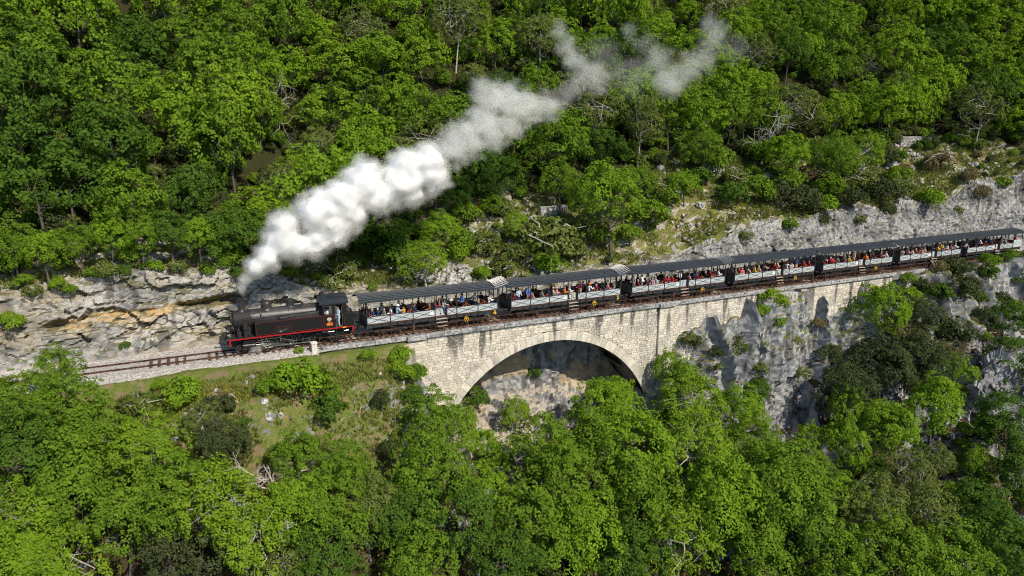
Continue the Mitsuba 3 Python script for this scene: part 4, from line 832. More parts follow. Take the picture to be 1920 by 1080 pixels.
# ---------------------------------------------------------------- plants set one by one
PLANTS = [
    ('broadleaf_tree', 'mid green', -23.02, -4.5, -0.96, 0.49, 1.0), ('broadleaf_tree', 'mid green', -25.12, -8.38, -2.95, 0.7, 1.0), ('broadleaf_tree', 'mid green', -22.23, -9.63, -4.11, 0.8, 1.0),
    ('broadleaf_tree', 'deep green', -24.42, -11.48, -5.82, 0.9, 1.0), ('broadleaf_tree', 'mid green', -20.75, -11.33, -5.68, 0.79, 1.0), ('broadleaf_tree', 'yellow-green', -17.47, -12.21, -6.09, 0.73, 1.0),
    ('broadleaf_tree', 'mid green', -21.88, -13.87, -8.03, 0.89, 1.0), ('broadleaf_tree', 'yellow-green', -24.36, -14.9, -8.99, 0.81, 1.0), ('broadleaf_tree', 'mid green', -19.07, -15.29, -9.19, 0.85, 1.0),
    ('broadleaf_tree', 'mid green', -16.06, -15.54, -8.94, 0.82, 1.0), ('broadleaf_tree', 'yellow-green', -13.96, -16.37, -9.46, 0.83, 1.0), ('evergreen_tree', 'grey-green', -16.02, -18.07, -11.41, 0.79, 1.0),
    ('broadleaf_tree', 'yellow-green', -22.26, -16.38, -10.36, 0.72, 1.0), ('broadleaf_tree', 'yellow-green', -12.36, -18.35, -11.23, 0.77, 1.0), ('evergreen_tree', 'grey-green', -12.54, -12.65, -5.71, 0.58, 1.0),
    ('broadleaf_tree', 'olive green', -14.02, -10.3, -3.79, 0.43, 1.0), ('broadleaf_tree', 'mid green', -8.47, -14.47, -7.36, 0.63, 1.0), ('broadleaf_tree', 'mid green', -5.23, -14.48, -8.16, 0.55, 1.0),
    ('broadleaf_tree', 'bright green', -8.42, -16.72, -9.65, 0.74, 1.0), ('broadleaf_tree', 'mid green', -4.94, -16.24, -9.97, 0.66, 1.0), ('broadleaf_tree', 'mid green', -7.64, -17.91, -11.03, 0.81, 1.0),
    ('broadleaf_tree', 'olive green', -4.29, -17.29, -11.15, 0.74, 1.0), ('broadleaf_tree', 'deep green', -7.44, -19.83, -13.0, 0.79, 1.0), ('broadleaf_tree', 'olive green', -10.36, -19.52, -12.19, 0.67, 1.0),
    ('broadleaf_tree', 'bright green', -24.9, -16.07, -10.06, 0.71, 1.0), ('broadleaf_tree', 'mid green', 2.43, -11.56, -8.68, 0.79, 1.0), ('broadleaf_tree', 'mid green', 0.81, -16.09, -11.47, 0.95, 1.0),
    ('broadleaf_tree', 'deep green', -2.64, -18.01, -12.2, 0.8, 1.0), ('broadleaf_tree', 'deep green', 1.29, -19.06, -14.48, 0.97, 1.0), ('broadleaf_tree', 'bright green', 8.7, -7.02, -13.31, 0.58, 1.0),
    ('broadleaf_tree', 'yellow-green', 14.22, -2.29, -12.28, 0.49, 1.0), ('broadleaf_tree', 'mid green', 13.2, -9.42, -16.17, 1.08, 1.0), ('broadleaf_tree', 'mid green', 13.77, -13.35, -18.44, 1.17, 1.0),
    ('broadleaf_tree', 'bright green', 22.1, -7.17, -15.2, 1.08, 1.0), ('broadleaf_tree', 'bright green', 22.4, -11.35, -17.43, 1.22, 1.0), ('broadleaf_tree', 'mid green', 18.41, -10.22, -16.82, 1.07, 1.0),
    ('broadleaf_tree', 'mid green', 8.08, -16.49, -18.21, 1.07, 1.0), ('broadleaf_tree', 'bright green', 13.12, -17.22, -20.34, 1.1, 1.0), ('broadleaf_tree', 'mid green', 19.64, -16.24, -20.04, 1.2, 1.0),
    ('broadleaf_tree', 'yellow-green', 30.86, -4.12, -10.54, 0.41, 1.6), ('broadleaf_tree', 'yellow-green', 30.87, -9.38, -14.0, 0.96, 1.0), ('broadleaf_tree', 'yellow-green', 27.89, -12.41, -17.72, 1.15, 1.0),
    ('broadleaf_tree', 'bright green', 37.57, -8.51, -16.9, 0.95, 1.0), ('broadleaf_tree', 'mid green', 34.65, -13.3, -19.14, 1.1, 1.0), ('broadleaf_tree', 'mid green', 32.57, -19.5, -20.71, 1.32, 1.0),
    ('broadleaf_tree', 'bright green', 26.61, -18.55, -21.15, 1.28, 1.0), ('broadleaf_tree', 'yellow-green', 21.89, -20.12, -22.12, 1.09, 1.0), ('broadleaf_tree', 'mid green', 27.39, -21.87, -22.92, 1.15, 1.0),
    ('broadleaf_tree', 'deep green', 33.8, -21.81, -23.3, 1.16, 1.0), ('broadleaf_tree', 'mid green', 41.31, -14.16, -20.28, 0.87, 1.0), ('broadleaf_tree', 'bright green', 5.27, -13.41, -13.76, 0.74, 1.0),
    ('broadleaf_tree', 'deep green', 5.31, -19.4, -18.07, 0.91, 1.0), ('broadleaf_tree', 'mid green', -1.98, -20.53, -14.76, 0.82, 1.0), ('broadleaf_tree', 'deep green', 16.33, -19.55, -21.81, 1.0, 1.0),
    ('broadleaf_tree', 'bright green', 51.73, -9.9, -18.07, 0.63, 1.5), ('broadleaf_tree', 'bright green', 48.4, -14.3, -20.51, 0.74, 1.3), ('broadleaf_tree', 'bright green', 42.6, -18.28, -22.51, 0.84, 1.0),
    ('broadleaf_tree', 'bright green', 62.99, -5.84, -9.19, 0.94, 1.1), ('evergreen_tree', 'grey-green', 59.5, -9.47, -15.55, 1.23, 1.0), ('evergreen_tree', 'grey-green', 54.72, -8.8, -16.22, 0.98, 1.0),
    ('evergreen_tree', 'grey-green', 64.85, -10.05, -14.81, 1.14, 1.0), ('shrub', 'brownish', 66.21, -6.29, -8.46, 2.14, 1.0), ('evergreen_tree', 'grey-green', 69.14, -8.22, -8.57, 0.76, 1.0),
    ('shrub', 'grey-green', 78.68, -5.1, -3.83, 2.05, 1.0), ('broadleaf_tree', 'bright green', 68.88, -11.54, -13.48, 0.67, 1.0), ('broadleaf_tree', 'bright green', 61.74, -14.49, -18.22, 1.05, 1.0),
    ('broadleaf_tree', 'bright green', 54.79, -14.34, -19.39, 0.93, 1.0), ('shrub', 'brownish', 53.1, -14.08, -19.95, 2.14, 1.0), ('broadleaf_tree', 'olive green', 52.68, -18.18, -22.25, 0.89, 1.0),
    ('shrub', 'grey-green', 73.93, -8.13, -8.76, 2.18, 1.0), ('broadleaf_tree', 'deep green', 83.48, -8.85, -10.84, 0.77, 1.0), ('broadleaf_tree', 'deep green', 78.72, -13.51, -17.28, 1.15, 1.0),
    ('broadleaf_tree', 'deep green', 67.39, -19.75, -20.18, 1.11, 1.0), ('broadleaf_tree', 'deep green', 62.95, -23.35, -23.57, 1.05, 1.0), ('broadleaf_tree', 'deep green', 56.08, -23.58, -24.59, 1.01, 1.0),
    ('broadleaf_tree', 'olive green', 49.06, -23.22, -25.01, 1.12, 1.0), ('broadleaf_tree', 'olive green', 44.33, -20.84, -23.92, 1.12, 1.0), ('broadleaf_tree', 'deep green', 53.35, -27.49, -27.1, 1.17, 1.0),
    ('broadleaf_tree', 'mid green', 47.42, -26.66, -26.79, 1.14, 1.0), ('broadleaf_tree', 'mid green', 40.63, -24.98, -25.81, 1.18, 1.0), ('broadleaf_tree', 'mid green', 34.87, -24.03, -25.02, 1.08, 1.0),
    ('broadleaf_tree', 'deep green', 44.43, -4.58, -14.63, 0.6, 1.0), ('shrub', 'bright green', -7.04, -8.17, -1.73, 1.7, 1.0), ('shrub', 'mid green', -4.77, -8.5, -2.47, 0.93, 1.0),
    ('shrub', 'bright green', -15.23, -6.96, -1.63, 1.32, 1.0), ('shrub', 'deep green', -5.84, -9.62, -3.33, 1.14, 1.0), ('shrub', 'bright green', 2.06, -4.44, -1.7, 0.97, 1.0),
    ('shrub', 'yellow-green', 1.22, -6.4, -2.56, 1.08, 1.0), ('shrub', 'mid green', 3.85, -3.96, -3.99, 1.07, 1.0), ('shrub', 'deep green', 2.28, -7.27, -4.49, 1.01, 1.0),
    ('shrub', 'deep green', -19.23, 2.62, 0.69, 0.39, 1.0), ('shrub', 'yellow-green', 46.71, -3.19, -2.2, 1.48, 1.0), ('shrub', 'bright green', 45.61, -2.83, -3.12, 1.09, 1.0),
    ('shrub', 'mid green', 47.39, -3.64, -4.76, 1.29, 1.0), ('shrub', 'grey-green', 43.23, -3.01, -5.94, 0.98, 1.0), ('shrub', 'olive green', 35.27, -2.73, -4.83, 0.85, 1.0),
    ('shrub', 'olive green', 39.16, -3.43, -8.4, 0.87, 1.0), ('shrub', 'grey-green', 55.51, -4.73, -9.32, 1.35, 1.0), ('shrub', 'mid green', 69.84, -3.6, -1.51, 0.99, 1.0),
    ('shrub', 'grey-green', 79.42, -3.59, -1.33, 1.73, 1.0), ('shrub', 'mid green', 87.11, -3.16, -0.62, 1.19, 1.0), ('shrub', 'grey-green', 72.68, -4.3, -2.55, 1.22, 1.0),
    ('shrub', 'yellow-green', 65.18, -2.68, -2.29, 0.66, 1.0), ('shrub', 'deep green', 18.71, 2.39, -7.87, 0.65, 1.0), ('shrub', 'deep green', 10.93, 0.91, -9.31, 1.3, 1.0),
    ('shrub', 'mid green', -9.39, -7.92, -1.41, 0.84, 1.0), ('shrub', 'grey-green', -12.5, -8.64, -2.01, 0.81, 1.0), ('shrub', 'olive green', -18.4, -6.7, -1.83, 1.11, 1.0),
    ('shrub', 'bright green', -16.67, -4.53, -0.84, 0.52, 1.0), ('shrub', 'bright green', -0.77, -4.57, -0.86, 0.58, 1.0), ('shrub', 'yellow-green', -6.06, -1.93, -0.27, 0.36, 1.0),
    ('shrub', 'olive green', 47.79, -3.98, -7.35, 0.9, 1.0), ('shrub', 'olive green', 50.84, -4.75, -10.71, 1.02, 1.0), ('shrub', 'grey-green', 86.2, -5.85, -5.66, 1.41, 1.0),
    ('shrub', 'deep green', 74.56, -4.96, -3.58, 1.45, 1.0), ('shrub', 'grey-green', 80.87, -7.12, -7.33, 1.7, 1.0), ('broadleaf_tree', 'yellow-green', 7.76, 4.68, 1.8, 0.73, 0.9),
    ('broadleaf_tree', 'bright green', 11.73, 9.92, 4.44, 0.66, 0.9), ('shrub', 'orange', 18.61, 16.0, 8.72, 0.61, 1.0), ('broadleaf_tree', 'mid green', 19.2, 13.87, 7.35, 0.43, 1.0),
    ('broadleaf_tree', 'yellow-green', 20.12, 9.57, 4.96, 0.59, 0.85), ('shrub', 'bright green', 22.17, 5.43, 2.61, 1.51, 1.0), ('broadleaf_tree', 'bright green', 31.23, 6.77, 3.78, 1.2, 1.0),
    ('shrub', 'mid green', 30.6, 7.83, 4.46, 1.61, 1.0), ('shrub', 'mid green', 38.09, 9.32, 6.12, 2.22, 1.0), ('broadleaf_tree', 'bright green', 45.04, 11.03, 8.53, 0.59, 1.0),
    ('shrub', 'olive green', 23.53, 7.36, 3.81, 3.13, 1.0), ('shrub', 'mid green', 15.64, 14.26, 7.1, 1.83, 1.0), ('shrub', 'mid green', 55.1, 8.67, 8.83, 2.09, 1.0),
    ('shrub', 'grey-green', 58.08, 8.28, 8.39, 2.0, 1.0), ('shrub', 'grey-green', 60.69, 5.65, 7.28, 2.26, 1.0), ('shrub', 'mid green', 67.08, 7.48, 9.0, 2.06, 1.0),
    ('shrub', 'grey-green', 68.32, 4.42, 7.86, 1.73, 1.0), ('shrub', 'grey-green', 75.44, 6.35, 8.26, 2.12, 1.0), ('shrub', 'yellow-green', 83.65, 4.22, 6.9, 1.97, 1.0),
    ('shrub', 'mid green', 75.22, 11.39, 11.4, 1.88, 1.0), ('shrub', 'olive green', 80.42, 5.43, 8.73, 1.65, 1.0), ('shrub', 'brownish', 66.34, 10.11, 10.2, 1.8, 1.0),
    ('shrub', 'deep green', 5.22, 11.2, 4.11, 2.28, 1.0), ('shrub', 'deep green', 3.75, 14.42, 5.07, 2.11, 1.0), ('shrub', 'olive green', -0.0, 8.28, 3.63, 1.37, 1.0),
    ('shrub', 'deep green', 7.4, 10.71, 4.25, 1.47, 1.0), ('shrub', 'olive green', 15.7, 9.69, 4.72, 1.75, 1.0), ('shrub', 'olive green', 18.74, 7.81, 3.89, 1.42, 1.0),
    ('shrub', 'mid green', 21.51, 8.03, 4.13, 1.54, 1.0), ('shrub', 'olive green', 26.44, 6.92, 3.64, 1.22, 1.0), ('shrub', 'mid green', 2.38, 5.24, 2.74, 0.5, 1.0),
    ('shrub', 'mid green', 53.49, 15.37, 11.8, 2.48, 1.0), ('shrub', 'mid green', 62.88, 14.94, 12.36, 2.57, 1.0), ('shrub', 'grey-green', 84.21, 12.23, 12.66, 1.96, 1.0),
    ('shrub', 'brownish', 92.65, 9.29, 11.97, 1.78, 1.0), ('shrub', 'brownish', 94.25, 5.06, 10.29, 1.29, 1.0), ('shrub', 'olive green', 55.2, 12.86, 10.57, 1.58, 1.0),
    ('shrub', 'mid green', 42.38, 11.31, 8.28, 1.64, 1.0), ('shrub', 'bright green', 12.95, 9.18, 4.23, 1.26, 1.0), ('shrub', 'olive green', 27.98, 10.87, 6.26, 1.12, 1.0),
    ('shrub', 'olive green', -25.33, 4.52, 5.15, 0.68, 1.0), ('shrub', 'olive green', -20.02, 4.9, 6.1, 0.96, 1.0), ('shrub', 'olive green', -14.82, 4.83, 6.07, 0.81, 1.0),
    ('shrub', 'mid green', -22.79, 4.41, 5.08, 0.59, 1.0), ('shrub', 'yellow-green', -26.85, 3.58, 2.99, 0.9, 1.0), ('shrub', 'deep green', 51.22, 9.39, 8.52, 1.9, 1.0),
    ('shrub', 'mid green', 61.73, 9.56, 9.39, 2.11, 1.0), ('shrub', 'bright green', 63.08, 5.08, 7.31, 1.59, 1.0), ('shrub', 'olive green', 74.39, 7.79, 9.14, 2.07, 1.0),
    ('shrub', 'mid green', 80.85, 7.6, 9.9, 1.87, 1.0), ('shrub', 'deep green', 49.54, 13.85, 10.57, 1.73, 1.0), ('shrub', 'mid green', 34.28, 7.69, 4.62, 1.54, 1.0),
    ('shrub', 'olive green', 29.58, 9.83, 5.73, 1.73, 1.0), ('shrub', 'deep green', 22.67, 10.3, 5.55, 1.58, 1.0), ('shrub', 'olive green', 16.46, 5.69, 2.66, 1.37, 1.0),
    ('shrub', 'mid green', 14.05, 10.34, 4.87, 1.61, 1.0), ('shrub', 'deep green', 7.36, 14.39, 5.53, 2.1, 1.0), ('shrub', 'olive green', -1.71, 5.25, 3.21, 0.9, 1.0),
    ('shrub', 'olive green', 41.52, 13.05, 9.36, 1.88, 1.0), ('broadleaf_tree', 'mid green', 37.63, 11.72, 7.88, 0.76, 1.0), ('broadleaf_tree', 'mid green', 27.93, 13.51, 7.97, 0.78, 1.0),
    ('broadleaf_tree', 'deep green', 20.53, 14.48, 7.88, 0.83, 1.0), ('broadleaf_tree', 'deep green', 15.03, 14.3, 7.01, 0.74, 1.0), ('broadleaf_tree', 'mid green', 51.51, 14.29, 10.98, 0.87, 1.0),
    ('broadleaf_tree', 'bright green', 61.92, 10.05, 9.68, 0.92, 1.0), ('broadleaf_tree', 'mid green', 67.95, 8.18, 9.55, 0.93, 1.0), ('broadleaf_tree', 'yellow-green', 76.13, 9.63, 10.36, 0.88, 1.0),
    ('shrub', 'grey-green', 35.98, -2.86, -5.46, 0.95, 1.0), ('shrub', 'olive green', 42.75, -3.2, -6.99, 1.18, 1.0), ('shrub', 'olive green', 49.47, -3.96, -6.75, 1.11, 1.0),
    ('shrub', 'grey-green', 38.89, -3.12, -6.77, 0.87, 1.0), ('shrub', 'olive green', 45.01, -3.68, -9.58, 1.1, 1.0), ('broadleaf_tree', 'mid green', -26.4, 6.16, 6.11, 0.61, 1.0),
    ('broadleaf_tree', 'bright green', -24.17, 5.27, 5.79, 0.57, 1.0), ('broadleaf_tree', 'mid green', -21.77, 5.65, 6.2, 0.55, 1.0), ('broadleaf_tree', 'bright green', -19.62, 5.4, 6.43, 0.56, 1.0),
    ('broadleaf_tree', 'mid green', -17.34, 4.93, 6.39, 0.59, 1.0), ('broadleaf_tree', 'deep green', -15.05, 5.49, 6.42, 0.63, 1.0), ('broadleaf_tree', 'bright green', -12.69, 5.42, 6.13, 0.61, 1.0),
    ('broadleaf_tree', 'mid green', -10.4, 5.8, 5.95, 0.55, 1.0), ('shrub', 'mid green', -25.74, 5.48, 5.78, 0.76, 1.0), ('shrub', 'bright green', -23.49, 4.77, 5.57, 0.69, 1.0),
    ('shrub', 'mid green', -21.03, 5.17, 6.07, 0.71, 1.0), ('shrub', 'deep green', -18.66, 4.8, 6.29, 0.64, 1.0), ('shrub', 'bright green', -16.66, 5.02, 6.36, 0.66, 1.0),
    ('shrub', 'mid green', -12.33, 4.69, 5.74, 0.75, 1.0), ('shrub', 'deep green', -10.17, 4.71, 5.27, 0.69, 1.0), ('broadleaf_tree', 'bright green', 25.36, -3.2, -12.81, 0.64, 1.0),
    ('broadleaf_tree', 'bright green', 31.66, -6.24, -10.96, 0.48, 1.4), ('shrub', 'olive green', 49.56, 4.23, 4.67, 0.85, 1.0), ('shrub', 'mid green', 56.61, 4.14, 5.51, 0.99, 1.0),
    ('shrub', 'grey-green', 62.86, 4.2, 5.91, 0.91, 1.0), ('shrub', 'olive green', 69.26, 3.99, 5.67, 0.81, 1.0), ('shrub', 'grey-green', 75.44, 4.27, 6.41, 1.2, 1.0),
    ('shrub', 'olive green', 89.89, 4.0, 5.57, 1.02, 1.0), ('shrub', 'brownish', 96.0, 4.19, 7.79, 1.3, 1.0), ('shrub', 'mid green', 101.5, 4.43, 9.08, 1.19, 1.0),
]
DEAD = [(-9.7, -14.4, 5.7, 'bare pale dead tree with many forked branches, below the grassy bank', 40), (-11.3, -15.9, 5.5, 'second bare dead tree, just below the first at the lower left', 41), (-10.3, -17.1, 4.6, 'third bare dead tree, lowest of the three at lower left', 42), (42.9, -6.5, 6.3, 'small bare tree at the foot of the grey crag right of the arch', 43), (63.0, 16.4, 10.0, 'dead grey tree at the edge of the wood behind the rear carriages', 44), (-3.1, 32.3, 8.5, 'dead tree with a flat grey crown in the upper left wood', 45), (-23.2, -11.3, 5.3, 'dead tree in a dark gap at the far lower left', 46), (-18.5, -11.0, 3.7, 'bare twisted tree inside the yellow-green tree, lower left', 47), (30.0, -18.6, 5.1, 'bare tree in the lower wood right of the arch', 48)]
DENSE = [(-10.09, 0.02, 5.01, 0.27, 2), (-9.98, 0.03, 5.4, 0.45, 1.4), (-9.58, 0.1, 6.08, 0.67, 1.3), (-8.99, 0.2, 6.97, 1.03, 1.2), (-7.94, 0.4, 7.67, 1.35, 1.2), (-6.47, 0.66, 9.04, 1.82, 1.3), (-5.24, 0.9, 8.45, 1.66, 1.3), (-6.15, 0.71, 10.3, 1.45, 1.4), (-3.74, 1.17, 8.49, 1.69, 1.3), (-3.48, 1.19, 11.2, 1.95, 1.5), (-2.03, 1.46, 9.91, 1.99, 1.4), (-2.85, 1.29, 12.18, 1.4, 1.5), (-0.93, 1.63, 12.06, 2.09, 1.5), (0.62, 1.89, 13.31, 2.01, 1.5), (1.49, 2.02, 14.46, 1.73, 1.5), (2.1, 2.14, 12.18, 2.05, 1.5), (-0.11, 1.79, 10.72, 1.63, 1.2), (4.41, 2.51, 13.38, 2.23, 1.4), (5.26, 2.64, 14.67, 1.99, 1.4), (7.45, 2.98, 14.4, 2.33, 1.3), (7.66, 3.0, 15.89, 1.62, 1.3), (5.84, 2.74, 12.47, 1.51, 1.2), (8.9, 3.2, 13.69, 1.13, 1.0)]
MIDDLE = [(10.36, 3.4, 16.69, 1.96, 0.5), (12.14, 3.66, 17.54, 2.08, 0.5), (13.84, 3.89, 18.71, 2.21, 0.5), (10.39, 3.4, 18.3, 1.13, 0.3), (14.29, 3.95, 21.41, 1.67, 0.45), (16.45, 4.25, 21.05, 2.02, 0.5), (18.69, 4.55, 20.46, 1.96, 0.5), (21.33, 4.89, 20.61, 1.66, 0.38), (16.45, 4.25, 18.56, 1.83, 0.4), (14.87, 4.04, 17.52, 1.49, 0.4), (13.39, 3.83, 22.34, 1.24, 0.3), (22.69, 5.06, 21.07, 1.12, 0.25)]
THIN = [(22.77, 5.08, 28.15, 1.09, 0.26), (23.61, 5.19, 26.8, 1.33, 0.28), (25.02, 5.36, 25.45, 1.57, 0.28), (26.82, 5.57, 24.29, 1.71, 0.28), (28.08, 5.71, 23.4, 1.61, 0.22), (25.77, 5.44, 23.43, 1.47, 0.18), (28.57, 5.78, 26.28, 2.06, 0.05), (32.43, 6.21, 23.66, 2.37, 0.04), (32.2, 6.21, 28.7, 1.05, 0.12), (34.58, 6.46, 27.62, 1.55, 0.08), (36.66, 6.67, 26.02, 1.82, 0.17), (38.02, 6.8, 23.85, 1.97, 0.28), (39.32, 6.93, 23.0, 1.49, 0.24), (41.29, 7.14, 25.17, 2.0, 0.2), (43.79, 7.4, 26.48, 1.9, 0.16), (45.33, 7.57, 29.28, 1.9, 0.18), (44.34, 7.48, 30.59, 1.38, 0.12), (48.63, 7.86, 27.83, 1.95, 0.05)]
cnt = {}
PLANTS.sort(key=lambda a: project(a[2], a[3], a[4])[0])
def where(x, y):
    q = y + float(bend(x))
    if q > 4: return 'on the bank behind the engine' if x < 0 else 'on the bank behind the front carriages' if x < 30 else 'on the slope behind the middle carriages' if x < 55 else 'on the slope behind the rear carriages'
    if x < -13: return 'below the empty track at the left'
    if x < 4: return 'on the bank below the locomotive'
    if x < 34: return 'in the ravine before the arch'
    return 'on the crag right of the arch' if x < 60 else 'on the crag below the rear carriages'
for kind, col, x, y, z, s, sz in PLANTS:
    fam = SHRUB if kind == 'shrub' else NEARP
    cc = col if col in fam else 'mid green'
    pn = fam[cc][g.integers(len(fam[cc]))]
    word = {'broadleaf_tree': 'tree', 'evergreen_tree': 'evergreen tree', 'shrub': 'shrub'}[kind]
    wh = where(x, y); n = cnt[(kind, col, wh)] = cnt.get((kind, col, wh), 0) + 1; tot = sum(1 for k, c, a, b, *_ in PLANTS if (k, c) == (kind, col) and where(a, b) == wh)
    lab = ('the only ' if 0 else '') + (f'{col} {word} {wh}' if tot == 1 else f'{col} {word} {wh}, {ORD[n - 1]} of {tot} from left')
    PLANTS_LABELS = lab
    plant(kind, pn, x, y, z - .25 * s, s, g.uniform(0, 360), lab, 'tree' if kind != 'shrub' else 'shrub', None, sz)
# smaller growth that fills the lower wood and the ground under the trees
def fill(key, names, pts, smin, smax, dz=-.3):
    z = ground(pts[:, 0], pts[:, 1])
    for i, ((x, y), zz) in enumerate(zip(pts, z)):
        pn = names[g.integers(len(names))]
        scene[f'{key}__{i + 1:03d}'] = {'type': 'instance', 'g': ref(PROTO[pn][0]), 'to_world': T().translate([float(x), float(y), float(zz) + dz]).rotate([0, 0, 1], g.uniform(0, 360)).scale(g.uniform(smin, smax))}
P_ = np.array([(a[2], a[3]) for a in PLANTS if a[0] != 'shrub'])
low = []; u_, v_ = 0, 0
for i in range(9000):
    x, y = g.uniform(-34, 125), g.uniform(-44, -7)
    if y > np.interp(x, [-34, -13, -2, 4, 30, 36, 60, 70, 90, 125], [-12, -14, -16.5, -9, -8, -9.5, -10, -15, -13, -10]): continue
    if abs(x - 71) < 7 and y > -24: continue
    if min([(x - a) ** 2 + (y - b) ** 2 for a, b in low] + [99]) < 12 or ((P_ - [x, y]) ** 2).sum(1).min() < 9: continue
    w = project(x, y, float(ground(x, y)) + 5)
    if -120 < w[0] < 2040 and 300 < w[1] < 1250: low.append((x, y))
names = [n for c in ('mid green', 'deep green', 'bright green', 'yellow-green', 'olive green') for n in NEARP[c]]
zz = ground(np.array(low)[:, 0], np.array(low)[:, 1])
cl = []
for (x, y), z in zip(low, zz):
    pn = names[g.integers(len(names))]; col = pn[5:-2]; wh = where(x, y)
    cl.append((f'smaller {col} tree {wh}', project(x, y, z)[0], (pn, x, y, float(z) - .5, g.uniform(.5, .8), g.uniform(0, 360)), 1.0))
plant_row(cl, 'broadleaf_tree')
und = np.array([(x + dx, y + dy) for w, x, y, z in keep for dx, dy in g.uniform(-3.2, 3.2, (7, 2)) if y + dy + bend(x + dx) > 5.6])
fill('undergrowth', [n for c in ('deep green', 'mid green', 'grey-green', 'olive green') for n in SHRUB[c]], und, .7, 1.5)
labels['undergrowth'] = {'label': 'low dark undergrowth between the trunks on the hillside', 'category': 'undergrowth', 'kind': 'stuff'}
scr = []
for i in range(1300):
    x, y = g.uniform(-34, 120), g.uniform(-20, 22)
    q = y + float(bend(x))
    if -2.5 - (x < 4) * 2.5 < q < 5.2: continue
    if q > 5 and q > wood_edge(x): continue
    if q > 5 and (g.random() < .62 or (38 < x < 58 and q < 12)): continue
    if 34 < x < 66 and -8 < q < 0 and (abs(float(meshkit.fbm(np.array([x * .17 + 7, y * .17 + 7, 6.7]), 2)) - .5) > .05 or g.random() < .5): continue
    if -14 < x < 1 and -11 < q < 0 and g.random() < .75: continue
    if 4 < x < 34 and q > -3.5 and q < 0: continue
    scr.append((x, y))
fill('scrub', [n for c in ('deep green', 'mid green', 'grey-green', 'olive green', 'brownish', 'yellow-green') for n in SHRUB[c]], np.array(scr), .4, 1.1, -.15)
labels['scrub'] = {'label': 'low mixed scrub scattered over the banks and crags beside the track', 'category': 'scrub', 'kind': 'stuff'}
# grass tufts and flowers
def tufts(pts, n, size, cols, key, label, cat, hgt=1.0):
    z = ground(pts[:, 0], pts[:, 1]); b = np.column_stack([pts, z - .02]); k = np.repeat(np.arange(len(b)), n); N = len(k)
    a = g.uniform(0, 2 * np.pi, N); d = np.column_stack([np.cos(a), np.sin(a), 0 * a]); side = np.column_stack([-np.sin(a), np.cos(a), 0 * a]); s = size * g.uniform(.5, 1.3, N)[:, None]
    p = b[k] + d * s * g.uniform(0, .7, (N, 1)); tip = p + d * s * .45 + np.array([0, 0, 1.0]) * s * hgt
    v = np.stack([p - side * s * .16, p + side * s * .16, tip], 1).reshape(-1, 3); t = np.repeat(np.clip(meshkit.fbm(b * .5, 3)[k] * 1.6 - .3 + .25 * g.normal(size=N), 0, 1), 3)
    c = np.array(cols[0]) + (np.array(cols[1]) - cols[0]) * t[:, None]
    scene[key] = mikit.ply((v, np.arange(3 * N).reshape(N, 3)), 'leaf', color=c); tag(key, label, cat, kind='stuff')
gp = g.uniform([-30, -13], [110, 22], (80000, 2)); q = gp[:, 1] + bend(gp[:, 0])
nz = meshkit.fbm(np.column_stack([gp * .35, 0 * q]), 3)
ok = ((q > 5.6) & (q < np.array([wood_edge(x) for x in gp[:, 0]]) + 1) & (nz > .40)) | ((q < -4.6) & (gp[:, 0] < 3) & (q > -12) & (nz > .36))
tufts(gp[ok], 5, .34, ((.10, .15, .024), (.25, .26, .07)), 'grass', 'rough green grass on the banks above and below the track', 'grass')
fl = np.concatenate([g.normal([-13.2, -7.2], [1.6, .9], (420, 2)), g.normal([-8, -7.6], [2.2, .9], (160, 2)), g.normal([50, 10.5], [4, 1.8], (420, 2)), g.normal([44, 9], [4, 1.5], (200, 2)), g.normal([9, 9], [4, 1.5], (90, 2))])
fl = fl[(fl[:, 1] > 5.6) | (fl[:, 1] < -4.8)]
tufts(fl, 4, .20, ((.62, .40, .02), (.80, .62, .04)), 'wildflowers', 'yellow wildflowers in the grass of the banks', 'flowers', .8)
# loose stones and boulders
def rock_mesh(g, r, sub=1):
    m = trimesh.creation.icosphere(sub, 1.0); v = np.array(m.vertices) * g.uniform(.6, 1.25, 3); v = v * (1 + .55 * (meshkit.noise(v * 1.4 + g.uniform(0, 50)) - .5))[:, None]
    return v @ trimesh.transformations.random_rotation_matrix(g.random(3))[:3, :3] * r, m.faces
kinds = [rock_mesh(g, 1, 1) for _ in range(10)]
gp = np.concatenate([g.uniform([-6, 5.4], [60, 20], (700, 2)), g.uniform([60, 7], [105, 19], (400, 2)), g.uniform([-16, -12], [3, -5], (120, 2)), g.normal([88, 12], [6, 2.4], (260, 2)), g.uniform([4, 5.3], [24, 8.5], (500, 2))])
q = gp[:, 1] + bend(gp[:, 0]); gp = gp[(meshkit.fbm(np.column_stack([gp * .28 + 9, 0 * q]), 3) > .51) & ((q > 5.3) | (q < -4.5))]
z = ground(gp[:, 0], gp[:, 1]); st = MB()
for (x, y), h in zip(gp, z):
    v, f = kinds[g.integers(10)]; st.add(v * g.uniform(.08, .3) * (1.8 if g.random() < .06 else 1) + [x, y, h], f)
put('loose_stones', st, 'drystone'); tag('loose_stones', 'pale loose stones scattered on the grassy banks', 'stones', kind='stuff')
for i, (x, y, r, lab) in enumerate(((15.5, 12.5, .9, 'pale boulder on the bank behind the second carriage'), (-9.5, -9.6, .38, 'small white boulder in the grass below the locomotive'), (-6.0, -12.0, .65, 'broken pale boulder among the trees left of the arch'), (-4.6, -8.2, .5, 'smallest white boulder on the grassy bank above the boulder group'),
                                  (47, 10.2, .8, 'pale boulder on the grassy slope behind the fourth carriage'), (85, 11.5, 1.1, 'pale boulder between dark shrubs above the right cliff'))):
    v, f = rock_mesh(g, r, 3); v = v + unit(v) * (.22 * r * cells(v * 1.6 / r))[:, None]
    tag(put(numbered('boulder'), (v + [x, y, float(ground(x, y)) + .25 * r], f), 'drystone'), lab, 'boulder')
